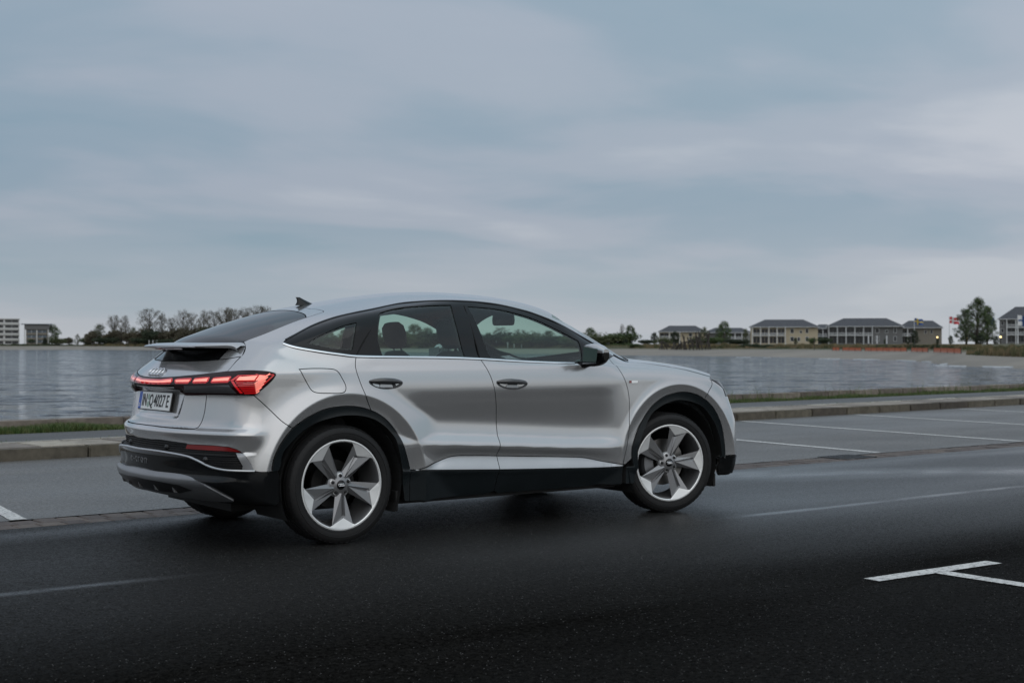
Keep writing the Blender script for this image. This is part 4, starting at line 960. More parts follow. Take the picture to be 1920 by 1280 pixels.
# ---- spoiler and the slim rear pane beneath it
half=np.array([rp(-.0001,1.198),rp(-.25,1.198),rp(-.44,1.197),ED['rwin'][0],ED['rwin'][2],rp(-.42,1.134),rp(-.2,1.130),rp(-.0001,1.130)]); half[0,1]=0; half[-1,1]=0
panel('slim_rear_pane',both(half),'gloss_black','R',res=.02,off=-.004,gap=0,depth=.0)
ys=np.linspace(-.60,.60,61); v=[]; f=[]
for y in ys:
    w=abs(y); e=float(sstep(.40,.60,w))
    gx=np.interp(w,[0,.2,.4,.55,.60],[-.665,-.645,-.585,-.500,-.505]); gz=np.interp(w,[0,.4,.55,.60],[1.2475,1.2475,1.246,1.226])
    tx=(-.785+.17*w*w)*(1-e)+(gx-.055)*e; tz=(1.226-.012*w*w)*(1-e)+(gz-.016)*e
    bx=gx-.02+.01*w+.02*e; bz=1.196-.008*e
    th_=.012+.010*e
    v+=[(gx+.01,y,gz-.004),((gx+tx)/2,y,(gz+tz)/2+.004),(tx+.012,y,tz+.003),(tx,y,tz-.004),(tx+.006,y,tz-th_),((tx+bx)/2,y,min(tz-th_-.004,(tz+bz)/2-.004)),(bx,y,bz-.004)]
n=7
for i in range(len(ys)-1):
    for j in range(n-1): f.append((i*n+j,(i+1)*n+j,(i+1)*n+j+1,i*n+j+1))
sp=mesh('roof_spoiler',v,f,['car_paint','gloss_black'],car,True,[1 if (k%(n-1))>=4 else 0 for k in range(len(f))]); smooth_angle(sp,50)
g=Geo(); g.add([(-.758,-.22,1.2075),(-.758,.22,1.2075),(-.75,.22,1.199),(-.75,-.22,1.199)],[(0,1,2,3)]); g.build('third_brake_light','lamp_red',sp)
# filler between spoiler ends and the tailgate
half=np.array(ED['tg_up'][2:5][::-1]+[rp(-.62,1.19)])
panel('tailgate_corner',np.array([ED['tg_up'][2],ED['tg_up'][3],ED['tg_up'][4],rp(-.50,1.205),ED['rwin'][0],ED['rwin'][2],ED['tg_mid'][1],ED['tg_mid'][0]]),'car_paint','R',res=.015,mirror=True)
half=loop([rp(-.0001,1.245),rp(-.3,1.245),rp(-.5,1.235),rp(-.5,1.205),rp(-.44,1.192),rp(-.25,1.192),rp(-.0001,1.192)]); half[0,1]=0; half[-1,1]=0
panel('spoiler_base',both(half),'gloss_black','R',res=.03,off=-.004,depth=0)
# ------------------------------------------------------------------ wheels
def wheel(name,loc,side,steer=0,spin=0,width=.25,brake=.165):
    """side -1: right-hand wheel (outer face towards -y)"""
    w=empty(name,loc,steer,car)
    S=1 if side<0 else -1      # built with the outer face at -y, turned round for the other side
    if side>0: w.rotation_euler=(0,0,steer+math.pi)
    R=.366; hw=width/2
    g=Geo(); prof=[(.272,-hw+.012),(.280,-hw+.004),(.300,-hw-.002),(.325,-hw-.003),(.346,-hw+.004),(.357,-hw+.016),(.3635,-hw+.03)]
    tr=[(.3655,-hw+.036)]
    for gy in (-.06,-.02,.02,.06):
        tr+=[(.366,gy-.008),(.359,gy-.0075),(.359,gy+.0,),(.359,gy+.0075),(.366,gy+.008)]
    tr+=[(.3655,hw-.036)]
    prof=prof+tr+[(r,-a) for r,a in prof[::-1]]
    g.lathe(prof,96); t=g.build('tyre','tyre',w,True); smooth_angle(t,35)
    # shoulder tread blocks and raised sidewall ring
    g=Geo()
    for j in range(60):
        a=2*math.pi*j/60
        for s in (-1,1):
            q=[]
            for (rr,yy) in ((.3545,s*(hw-.012)),(.3665,s*(hw-.040)),(.3685,s*(hw-.040)),(.3575,s*(hw-.010))):
                for da in (-.034,.034): q.append((rr*math.cos(a+da),yy,rr*math.sin(a+da)))
            g.add(q,[(0,1,3,2),(2,3,5,4),(4,5,7,6),(6,7,1,0),(0,2,4,6),(1,7,5,3)])
    g.lathe([(.318,-hw-.003),(.320,-hw-.0055),(.323,-hw-.0055),(.325,-hw-.003)],64)
    g.lathe([(.288,-hw+.003),(.290,-hw-.0015),(.293,-hw-.0015),(.295,-hw+.001)],64)
    tb=g.build('tread_blocks','tyre',w); tb['kind']='stuff'
    # raised lettering on the sidewall
    for (s_,a0) in (('TURANZA',40),('TREADSTONE'[4:],150)) if False else ():
        pass
    # rim
    rim=Geo(); f0=-hw+.008
    rim.lathe([(.281,f0+.010),(.2845,f0+.002),(.281,f0-.004),(.272,f0-.005),(.266,f0-.001)],96,m=0)
    rim.lathe([(.266,f0-.001),(.258,f0+.012),(.252,f0+.06),(.236,f0+.13),(.240,hw-.02),(.262,hw-.006)],96,m=1)
    rm=rim.build('rim',['rim_machined','rim_grey'],w,True); smooth_angle(rm,35)
    def P(r,a,y): return (r*math.cos(a),y,r*math.sin(a))
    D=math.radians
    for k in range(5):
        A0=D(spin)+k*2*math.pi/5
        sp=Geo(); yf=f0-.004
        # machined wedge that grows inwards from the rim to a point
        L0,L1,R0,R1=P(.268,A0-D(20),yf),P(.256,A0-D(16.5),yf+.003),P(.268,A0+D(20),yf),P(.256,A0+D(16.5),yf+.003)
        arc=[P(.268,A0+D(a),yf) for a in (-20,-13,-6.5,0,6.5,13,20)]
        T=P(.206,A0+D(3.0),yf+.010)
        poly=arc+[R1,T,L1]; sp.add(poly,[(8,0+9,0,1),(8,1,2),(8,2,3),(8,3,4),(8,4,5),(8,5,6,7)],0)
        # two grey facets from the wedge to the hub with a groove between
        hl=P(.060,A0-D(30),yf+.036); hr=P(.060,A0+D(33),yf+.036); hc=P(.052,A0+D(2),yf+.012)
        gl=P(.198,A0-D(1.0),yf+.011); grv=P(.192,A0+D(4.2),yf+.026); gr_=P(.199,A0+D(7.5),yf+.011); hc2=P(.052,A0+D(8),yf+.014); hcg=P(.056,A0+D(5),yf+.022)
        q=[L1,gl,hc,hl, gr_,R1,hr,hc2, grv,hcg,T]
        sp.add(q,[(0,10,1),(0,1,2,3),(1,10,8),(1,8,9,2),(8,10,4),(8,4,7,9),(4,10,5),(4,5,6,7)],1)
        # side walls of the spoke
        dl=.034
        L1b=P(.250,A0-D(12.5),yf+dl); hlb=P(.062,A0-D(22),yf+.05); R1b=P(.250,A0+D(12.5),yf+dl); hrb=P(.062,A0+D(26),yf+.05)
        L0b=P(.262,A0-D(19),yf+.03); R0b=P(.262,A0+D(19),yf+.03)
        sp.add([L0,L1,hl,hlb,L1b,L0b,R0,R1,hr,hrb,R1b,R0b],[(0,1,4,5),(1,2,3,4),(6,11,10,7),(7,10,9,8),(4,3,9,10)],2)
        o=sp.build('spoke',['rim_machined','rim_grey','rim_dark'],w)
        bm=bmesh.new(); bm.from_mesh(o.data); bmesh.ops.recalc_face_normals(bm,faces=bm.faces); bm.to_mesh(o.data); bm.free()
    hub=Geo(); hub.lathe([(.0,f0+.010),(.030,f0+.010),(.034,f0+.012),(.050,f0+.014),(.074,f0+.022),(.083,f0+.034),(.080,f0+.06)],40,m=0); hb=hub.build('hub','rim_grey',w,True); smooth_angle(hb,40)
    cap=Geo(); cap.lathe([(0,f0+.004),(.026,f0+.005),(.030,f0+.010)],32,m=0); cp=cap.build('hub_cap','gloss_black',w,True)
    for i in range(4):
        r_=Geo(); 
        cx=(i-1.5)*.0095; pts=[(cx+.0072*math.cos(t),f0+.0025,.0072*math.sin(t)) for t in np.linspace(0,2*math.pi,17)]
        r_.tube(pts,.0013,5,caps=False); r_.build('emblem_ring','chrome',w)
    for k in range(5):
        a=D(spin)+k*2*math.pi/5+math.pi/5; nb=Geo(); c=(.056*math.cos(a),0,.056*math.sin(a))
        nb.lathe([(0,f0+.006),(.0085,f0+.008),(.0105,f0+.014),(.0115,f0+.03)],14,c=c); nb.build('wheel_bolt','matte_black',w,True)
        pk=Geo(); pk.lathe([(.0115,f0+.020),(.0165,f0+.019),(.0185,f0+.030)],16,c=c); pk.build('bolt_seat','rim_machined',w,True)
    vv=Geo(); a=D(spin)+D(36+20); vv.tube([(.258*math.cos(a),f0+.04,.258*math.sin(a)),(.240*math.cos(a),f0+.025,.240*math.sin(a))],.004,8); vv.build('valve','matte_black',w)
    bd=Geo(); y0=.005
    bd.lathe([(.075,y0-.004),(brake,y0-.004),(brake,y0+.024),(.075,y0+.024)],56); bd.lathe([(0,y0-.03),(.074,y0-.03),(.080,y0-.004)],40)
    bd=bd.build('brake_disc','brake_disc' if brake>.16 else 'matte_black',w,True); smooth_angle(bd,40)
    if brake>.16:
        c=Geo(); A1=D(180-32); A2=D(180+28)
        if side>0: A1,A2=A1+math.pi,A2+math.pi
        pro=[(.105,y0-.05),(.178,y0-.05),(.186,y0-.02),(.186,y0+.04),(.105,y0+.04)]; n=10; vs_=[];fs=[]
        for j in range(n+1):
            a=A1+(A2-A1)*j/n
            for r,yy in pro: vs_.append((r*math.cos(a),yy,r*math.sin(a)))
        for j in range(n):
            for i in range(5): fs.append((j*5+i,j*5+(i+1)%5,(j+1)*5+(i+1)%5,(j+1)*5+i))
        fs+= [tuple(range(5)),tuple(range(n*5,n*5+5))]
        c.add(vs_,fs); c.build('brake_caliper','skid_grey',w)
    return w
wheel('rear_wheel',(0,-.792,.364),-1,0,-90+1,.245,.150)
wheel('rear_wheel',(0,.792,.364),1,0,20,.245,.150)
wheel('front_wheel',(2.764,-.800,.364),-1,math.radians(-13),-70+0,.235,.172)
wheel('front_wheel',(2.764,.800,.364),1,math.radians(-13),10,.235,.172)
# wheel housings
for cx in (0,2.764):
    for s in (-1,1):
        g=Geo(); n=28; r=.425 if cx==0 else .435; v=[];f=[]
        for j in range(n+1):
            a=math.radians(-28)+math.radians(236)*j/n
            for yy in (.918,.50): v.append((cx+r*math.cos(a),s*yy,.37+r*math.sin(a)))
        for j in range(n): f.append((2*j,2*j+1,2*j+3,2*j+2))
        f.append(tuple(2*j+1 for j in range(n+1)))
        g.add(v,f); g.build('wheel_housing','matte_black',car)
# ------------------------------------------------------------------ underbody, cabin
g=Geo(); g.box(-.55,3.3,-.50,.50,.20,.36); g.box(.44,2.30,-.80,.80,.205,.34); g.build('underbody','matte_black',car)
for s in (-1,1):
    for x0,x1,z0,z1 in ((.40,.42,.17,.30),(3.20,3.225,.16,.26)):
        g=Geo(); g.box(x0,x1,min(s*.72,s*.89),max(s*.72,s*.89),z0,z1); bevel(g.build('mud_flap','matte_black',car),.008)
g=Geo(); g.tube([(0,-.7,.364),(0,.7,.364)],.045,10); g.tube([(2.764,-.7,.364),(2.764,.7,.364)],.04,10); g.build('axle','matte_black',car)
# lining of doors and tail, headliner
xs=np.linspace(-.60,2.18,36)
for s in (-1,1):
    v=[];f=[]
    zz=[.30,.5,.7,.9,1.0,1.075]
    for x in xs:
        for z in zz:
            if x<.45 and z<.8: z=.8+(z-.3)*.1
            w=float(Yside(np.array([x]),np.array([z]))[0])-.055-(.05 if z>1.07 else 0)
            w=min(w,.80 if x>-.3 else .80-(-.3-x)*.5)
            v.append((x,s*w,min(z,float(BELT(x))-.035)))
    k=len(zz)
    for i in range(len(xs)-1):
        for j in range(k-1): f.append((i*k+j,(i+1)*k+j,(i+1)*k+j+1,i*k+j+1))
    mesh('door_lining',v,f,'cabin_dark',car,True)
v=[];f=[]; xs=np.linspace(.0,1.98,24); ys=np.linspace(-.56,.56,17)
gxy=np.array([(x,y) for x in xs for y in ys]); gp=lift('T',gxy)
v=[(p[0],p[1],p[2]-.045-.03*(abs(p[1])/.56)**4) for p in gp]
for i in range(len(xs)-1):
    for j in range(len(ys)-1): f.append((i*17+j,i*17+j+1,(i+1)*17+j+1,(i+1)*17+j))
mesh('headliner',v,f,'cabin_dark',car,True)
g=Geo(); g.box(.3,2.3,-.78,.78,.34,.38); g.build('cabin_floor','cabin_dark',car)
def rounded(name,pts_fn,mat_,parent): pass
def slab(name,secs,mat_,parent,nseg=16,pw=3.0):
    """lofted cushion: list of (centre, half_x, half_y, axis_x, axis_y)"""
    v=[];f=[]
    for c,hx,hy,ax,ay in secs:
        c=np.array(c,float); ax=np.array(ax,float); ay=np.array(ay,float)
        for j in range(nseg):
            t=2*math.pi*j/nseg; ct,st=math.cos(t),math.sin(t)
            a=math.copysign(abs(ct)**(2/pw),ct); b_=math.copysign(abs(st)**(2/pw),st)
            v.append(c+ax*hx*a+ay*hy*b_)
    n=len(secs)
    for i in range(n-1):
        for j in range(nseg): f.append((i*nseg+j,i*nseg+(j+1)%nseg,(i+1)*nseg+(j+1)%nseg,(i+1)*nseg+j))
    f.append(tuple(range(nseg))[::-1]); f.append(tuple(range((n-1)*nseg,n*nseg)))
    return mesh(name,v,f,mat_,parent,True)
def seat(x,y,wd,head=True,z0=.52,tall=.66,lean=.30):
    s=empty('seat',(x,y,z0),0,car)
    Y=(0,1,0)
    slab('cushion',[((.0,0,-.06),.25,wd,(1,0,0),Y),((.02,0,.0),.27,wd,(1,0,0),Y),((.02,0,.10),.26,wd*.95,(1,0,.06),Y),((.01,0,.13),.20,wd*.8,(1,0,.06),Y)],'seat_cloth',s)
    d=np.array([-lean,0,1.0]); d/=np.linalg.norm(d); nrm=(d[2],0,-d[0])
    B=np.array([-.24,0,.06])
    slab('backrest',[(B,.07,wd*.9,nrm,Y),(B+d*.15,.085,wd*.97,nrm,Y),(B+d*.4,.075,wd,nrm,Y),(B+d*.55,.065,wd*.88,nrm,Y),(B+d*tall*.94,.05,wd*.62,nrm,Y),(B+d*tall,.03,wd*.45,nrm,Y)],'seat_cloth',s)
    if head:
        hs=(0,) if wd<.4 else (-.36,.36)
        for hy in hs:
            H=B+d*(tall+.03)+np.array([0.03,hy,0])
            slab('headrest',[(H,.03,.08,nrm,Y),(H+d*.04,.05,.115,nrm,Y),(H+d*.10,.055,.125,nrm,Y),(H+d*.16,.05,.115,nrm,Y),(H+d*.19,.03,.08,nrm,Y)],'seat_cloth',s)
            g=Geo(); g.tube([H-d*.10+np.array([0,-.05,0]),H+d*.04+np.array([0,-.05,0])],.007,6); g.tube([H-d*.10+np.array([0,.05,0]),H+d*.04+np.array([0,.05,0])],.007,6); g.build('headrest_post','chrome',s)
    return s
seat(1.56,-.37,.25,True,.52,.62,.27); seat(1.56,.37,.25,True,.52,.62,.27); seat(.50,0,.60,True,.47,.46,.36)
# dashboard, steering wheel, mirror
slab('dashboard',[((2.02,-.74,.92),.20,.12,(1,0,0),(0,0,1)),((2.02,-.70,.94),.25,.155,(1,0,0),(0,0,1)),((2.04,0,.96),.27,.16,(1,0,0),(0,0,1)),((2.02,.70,.94),.25,.155,(1,0,0),(0,0,1)),((2.02,.74,.92),.20,.12,(1,0,0),(0,0,1))],'cabin_dark',car)
slab('instrument_cowl',[((1.88,.22,1.06),.09,.05,(1,0,0),(0,0,1)),((1.88,.37,1.09),.11,.07,(1,0,0),(0,0,1)),((1.88,.52,1.06),.09,.05,(1,0,0),(0,0,1))],'cabin_dark',car)
sw=empty('steering_wheel',(1.66,.37,1.0),0,car); M=Matrix.Rotation(math.radians(66),4,'Y')
g=Geo(); g.tube([M@Vector((.18*math.cos(t),.18*math.sin(t),0)) for t in np.linspace(0,2*math.pi,33)],.016,8,caps=False); g.build('wheel_rim','trim_black',sw,True)
g=Geo(); g.tube([M@Vector((0,-.17,0)),M@Vector((0,.17,0))],.02,8); g.tube([M@Vector((0,0,0)),M@Vector((.17,0,0))],.02,8); g.lathe([(0,-.02),(.07,-.02),(.075,.0),(.05,.03)],16,'z'); g.build('wheel_hub','trim_black',sw)
slab('mirror_inside',[((1.88,-.13,1.415),.012,.02,(1,0,0),(0,0,1)),((1.88,-.11,1.415),.03,.042,(1,0,0),(0,0,1)),((1.89,.11,1.415),.03,.042,(1,0,0),(0,0,1)),((1.89,.13,1.415),.012,.02,(1,0,0),(0,0,1))],'trim_black',car)
slab('camera_housing',[((1.86,-.09,1.50),.06,.035,(1,0,0),(0,0,1)),((1.86,0,1.485),.08,.06,(1,0,0),(0,0,1)),((1.86,.09,1.50),.06,.035,(1,0,0),(0,0,1))],'cabin_dark',car)
# ------------------------------------------------------------------ door handles
simple('handle_dark',(.035,.036,.038),.16,coat=1)
def handle(ek):
    a,bq=[np.array(p) for p in ED[ek]]; ax=(bq-a); Lh=np.linalg.norm(ax); ax/=Lh; c=(a+bq)/2; nr=gradF(c[None])[0]; upv=np.cross(ax,nr); upv*= 1 if upv[2]>0 else -1
    for s in (1,-1):
        h=empty('door_handle',(0,0,0),0,car)
        # dark scoop behind the grip
        el=[]; n=32
        for t in np.linspace(0,2*math.pi,n,endpoint=False):
            ct,st=math.cos(t),math.sin(t); x=ct*Lh*.5; y=math.copysign(abs(st)**1.15,st)*(.030 if st>0 else .042)
            el.append(c+ax*x+upv*y)
        el=np.array(el); w0=el+nr*.0025; w1=c+(el-c)*.75-nr*.001
        v=np.concatenate([w0,w1,[c+nr*.001]]); f=[(i,(i+1)%n,n+(i+1)%n,n+i) for i in range(n)]+[(n+i,n+(i+1)%n,2*n) for i in range(n)]
        vv=v.copy(); vv[:,1]*=s
        mesh('scoop',vv,f if s>0 else [q[::-1] for q in f],['trim_black'],h,True)
        secs=[]
        for t in np.linspace(-1,1,17):
            k=1-abs(t)**2.4; p=c+ax*t*Lh*.49+upv*(.006+.004*(1-t*t))+nr*(.002+.026*k); secs.append((p,.004+.014*max(k,.0)**.7,.003+.007*k))
        v=[];f=[];m=12
        for p,hu,hn in secs:
            for j in range(m):
                t=2*math.pi*j/m; q=p+upv*hu*math.cos(t)+nr*hn*math.sin(t); v.append((q[0],q[1]*s,q[2]))
        for i in range(len(secs)-1):
            for j in range(m): f.append((i*m+j,i*m+(j+1)%m,(i+1)*m+(j+1)%m,(i+1)*m+j))
        mesh('grip',v,f,['handle_dark'],h,True)
        # bright cup seen under the grip
        v=[]; 
        for t in np.linspace(-1,1,9): v.append(c+ax*t*.05-upv*.030+nr*.003)
        for t in np.linspace(-1,1,9): v.append(c+ax*t*.042-upv*(.012)+nr*.004)
        v=np.array(v); v[:,1]*=s
        mesh('cup',v,[(i,i+1,10+i,9+i) for i in range(8)],['satin_silver'],h,True)
handle('handle_r'); handle('handle_f')
# ------------------------------------------------------------------ door mirrors
for s in (-1,1):
    m=empty('door_mirror',(0,0,0),0,car)
    # head: lofted along y, section in x-z
    secs=[]
    for t,y in zip(np.linspace(0,1,9),np.linspace(.905,1.085,9)):
        k=math.sin(math.pi*min(1,.30+.62*t))**.5 if t<.75 else math.sin(math.pi*(.30+.62*t))**.5
        secs.append(((1.955+.02*t,s*y,1.155+.004*t),.072*k*(1-.1*t),.080*k,(1,0,0),(0,0,1)))
    def head(name,zlo,zhi,mt,gr=1.0):
        v=[];f=[];n=20
        for c,hx,hz,_,_ in secs:
            for j in range(n):
                t=2*math.pi*j/n; ct,st=math.cos(t),math.sin(t)
                a=math.copysign(abs(ct)**.62,ct); b_=math.copysign(abs(st)**.62,st)
                xx=c[0]+hx*gr*(a if a>0 else a*.55); v.append((xx,c[1],min(zhi,max(zlo,c[2]+hz*gr*b_))))
        for i in range(len(secs)-1):
            for j in range(n): f.append((i*n+j,i*n+(j+1)%n,(i+1)*n+(j+1)%n,(i+1)*n+j))
        f.append(tuple(range(n))); f.append(tuple(range((len(secs)-1)*n,len(secs)*n)))
        o=mesh(name,v,f,mt,m,True); bm=bmesh.new(); bm.from_mesh(o.data); bmesh.ops.recalc_face_normals(bm,faces=bm.faces); bm.to_mesh(o.data); bm.free(); smooth_angle(o,50); return o
    head('mirror_housing',1.06,1.175,'gloss_black'); head('mirror_cap',1.172,1.30,'car_paint',1.01)
    gl=Geo(); xg=1.906
    gl.add([(xg,s*.915,1.095),(xg,s*1.065,1.10),(xg+.004,s*1.075,1.20),(xg+.004,s*.92,1.215)],[(0,1,2,3) if s>0 else (3,2,1,0)]); gl.build('mirror_glass','dark_mirror',m)
    ar=Geo(); ar.tube([(1.93,s*.83,1.088),(1.94,s*.88,1.092),(1.955,s*.93,1.10),(1.96,s*.97,1.115)],[.034,.03,.026,.024],10); ar.build('mirror_arm','gloss_black',m,True)
# ------------------------------------------------------------------ aerial fin
c=np.array(tp(.24,0)); v=[];f=[]; n=12
for i,t in enumerate(np.linspace(0,1,9)):
    xb0=-.095+.012*math.sin(math.pi*t)+.004*t; xb1=.095-.155*t**.72; 
    for j in range(n):
        a=2*math.pi*j/n; xm=(xb0+xb1)/2; hx=(xb1-xb0)/2
        v.append((c[0]+xm+hx*math.cos(a),(.030*(1-t)**1.1+.003)*math.sin(a),c[2]-.008+.055*t))
for i in range(8):
    for j in range(n): f.append((i*n+j,i*n+(j+1)%n,(i+1)*n+(j+1)%n,(i+1)*n+j))
f.append(tuple(range(8*n,9*n))); mesh('aerial_fin',v,f,'gloss_black',car,True)
# ------------------------------------------------------------------ badges, number plate, lettering
def text_mesh(name,s,size,mat_,M,parent,ext=.0008,sx=1.0,bold=0.0):
    cu=bpy.data.curves.new(name,'FONT'); cu.body=s; cu.size=size; cu.extrude=ext; cu.align_x='CENTER'; cu.align_y='CENTER'; cu.offset=bold; cu.resolution_u=3
    o=bpy.data.objects.new(name,cu); COL.objects.link(o); dg=bpy.context.evaluated_depsgraph_get(); me=bpy.data.meshes.new_from_object(o.evaluated_get(dg))
    bpy.data.objects.remove(o); bpy.data.curves.remove(cu)
    me.transform(M@Matrix.Diagonal((sx,1,1,1))); me.materials.clear(); me.materials.append(MAT[mat_]); me.name=name
    return link(bpy.data.objects.new(name,me),parent)
def frame_at(p,nrm,right):
    """matrix whose x is 'right', z the outward normal"""
    z=Vector(nrm).normalized(); x=Vector(right); x=(x-z*x.dot(z)).normalized(); y=z.cross(x)
    M=Matrix.Identity(4)
    for i in range(3): M[i][0]=x[i]; M[i][1]=y[i]; M[i][2]=z[i]; M[i][3]=p[i]
    return M
p=np.array(rp(-.0001,1.056)); p[1]=0; nn_=gradF(p[None])[0]; nn_[1]=0
M=frame_at(p+nn_*.006,nn_,(0,-1,0)); bd=empty('rear_emblem',(0,0,0),0,car)
for i in range(4):
    g=Geo(); cx=(i-1.5)*.051; g.tube([M@Vector((cx+.031*math.cos(t),.031*math.sin(t),-.001)) for t in np.linspace(0,2*math.pi,33)],.0050,8,caps=False); g.build('emblem_ring','chrome',bd,True)
pc=np.array(rp(-.0001,.873)); pc[1]=0
M=frame_at(pc+np.array([-.005,0,0]),(-1,0,.18),(0,-1,0))
pt=empty('number_plate',(0,0,0),0,car)
def pbox(name,x0,x1,y0,y1,z0,z1,mt):
    g=Geo(); g.box(x0,x1,y0,y1,z0,z1); g.v=[tuple(M@Vector(q)) for q in g.v]; return g.build(name,mt,pt)
pbox('plate_holder',-.266,.266,-.061,.061,-.004,.002,'plate_black'); pbox('plate',-.26,.26,-.055,.055,.001,.0045,'plate_white'); pbox('euro_band',-.259,-.216,-.054,.054,.004,.006,'plate_blue')
text_mesh('registration','IN',.108,'plate_black',M@Matrix.Translation((-.163,-.002,.0055)),pt,sx=.74,bold=.0015)
text_mesh('registration','Q',.108,'plate_black',M@Matrix.Translation((-.052,-.002,.0055)),pt,sx=.72,bold=.0015)
text_mesh('registration','4027',.108,'plate_black',M@Matrix.Translation((.080,-.002,.0055)),pt,sx=.84,bold=.0015)
text_mesh('registration','E',.108,'plate_black',M@Matrix.Translation((.212,-.002,.0055)),pt,sx=.80,bold=.0015)
text_mesh('country_letter','D',.035,'plate_white',M@Matrix.Translation((-.238,-.033,.0065)),pt)
for q,mt in ((.022,'seal_green'),(-.024,'seal_green')):
    g=Geo(); g.lathe([(0,.006),(.019,.006),(.020,.004)],20,'z'); g.v=[tuple(M@(Vector(v)+Vector((-.098,q,0)))) for v in g.v]; g.build('plate_seal',mt,pt)
for dy in (-.15,.15):
    p=np.array(rp(-abs(dy),.953)); 
# model lettering pressed into the lower bumper
p=np.array(rp(-.02,.515)); nn_=gradF(p[None])[0]
s='e-tron'
adv=[.0,.052,.098,.140,.190,.245]; y0=.135
for ch_,a in zip(s,adv):
    y=y0-a; q=np.array(rp(-abs(y)-1e-4,.515)); 
    if y>0: q[1]*=-1
    n_=gradF(q[None])[0]
    text_mesh('model_letter',ch_,.075,'skid_grey',frame_at(q+n_*.001,n_,(0,-1,0)),car,ext=.0015,sx=1.05)
q=np.array(ED['badge']); pm=q.mean(0); n_=gradF(pm[None])[0]; M2=frame_at(pm+n_*.003,n_,(1,0,0))
bg_=empty('wing_badge',(0,0,0),0,car)
for x0,x1,mt in ((-.038,-.020,'lamp_red'),(-.019,.038,'chrome')):
    g=Geo(); g.box(x0,x1,-.008,.008,-.002,.0015); g.v=[tuple(M2@Vector(v)) for v in g.v]; g.build('badge_plate',mt,bg_)
# parking sensors
for y in (-.70,-.30,.30,.70):
    z=.545 if abs(y)>.5 else .60
    q=np.array(rp(-abs(y),z)); n_=gradF(q[None])[0]
    if y>0: q[1]*=-1; n_[1]*=-1
    M3=frame_at(q,n_,(0,-1,0)); g=Geo(); g.lathe([(0,.006),(.012,.006),(.013,.001),(.017,.001),(.018,-.006)],20,'z'); g.v=[tuple(M3@Vector(v)) for v in g.v]; g.build('parking_sensor','trim_black',car,True)
# ------------------------------------------------------------------ trees
simple('bark',(.055,.045,.036),.9); simple('bark_pale',(.10,.088,.075),.9)
def leafmat(name,c1,c2,c3):
    b=MB(name); n=b.noise(b.obj(),.9,3); m=b.noise(b.obj(),6,2); oi=b.new('ShaderNodeObjectInfo').outputs['Random']
    c=b.mix(b.ramp(n,(.35,0),(.65,1)),c1,b.mix(m,c2,c3)); hs=b.new('ShaderNodeHueSaturation'); b.put(hs.inputs['Color'],c); b.put(hs.inputs['Value'],b.math('ADD',.75,b.math('MULTIPLY',oi,.5)))
    b.set(Base_Color=hs.outputs[0],Roughness=.75)
    tl=b.new('ShaderNodeBsdfTranslucent'); b.put(tl.inputs[0],c); mx=b.new('ShaderNodeMixShader'); mx.inputs[0].default_value=.25
    b.l.new(b.p.outputs[0],mx.inputs[1]); b.l.new(tl.outputs[0],mx.inputs[2]); b.l.new(mx.outputs[0],b.out.inputs[0])
leafmat('leaf_green',(.050,.085,.028),(.080,.120,.040),(.120,.150,.058)); leafmat('leaf_dark',(.026,.040,.020),(.038,.054,.026),(.058,.074,.036))
leafmat('leaf_spring',(.060,.075,.030),(.090,.105,.045),(.12,.125,.060)); leafmat('leaf_bud',(.085,.072,.048),(.120,.100,.070),(.100,.100,.055))
TREES={}
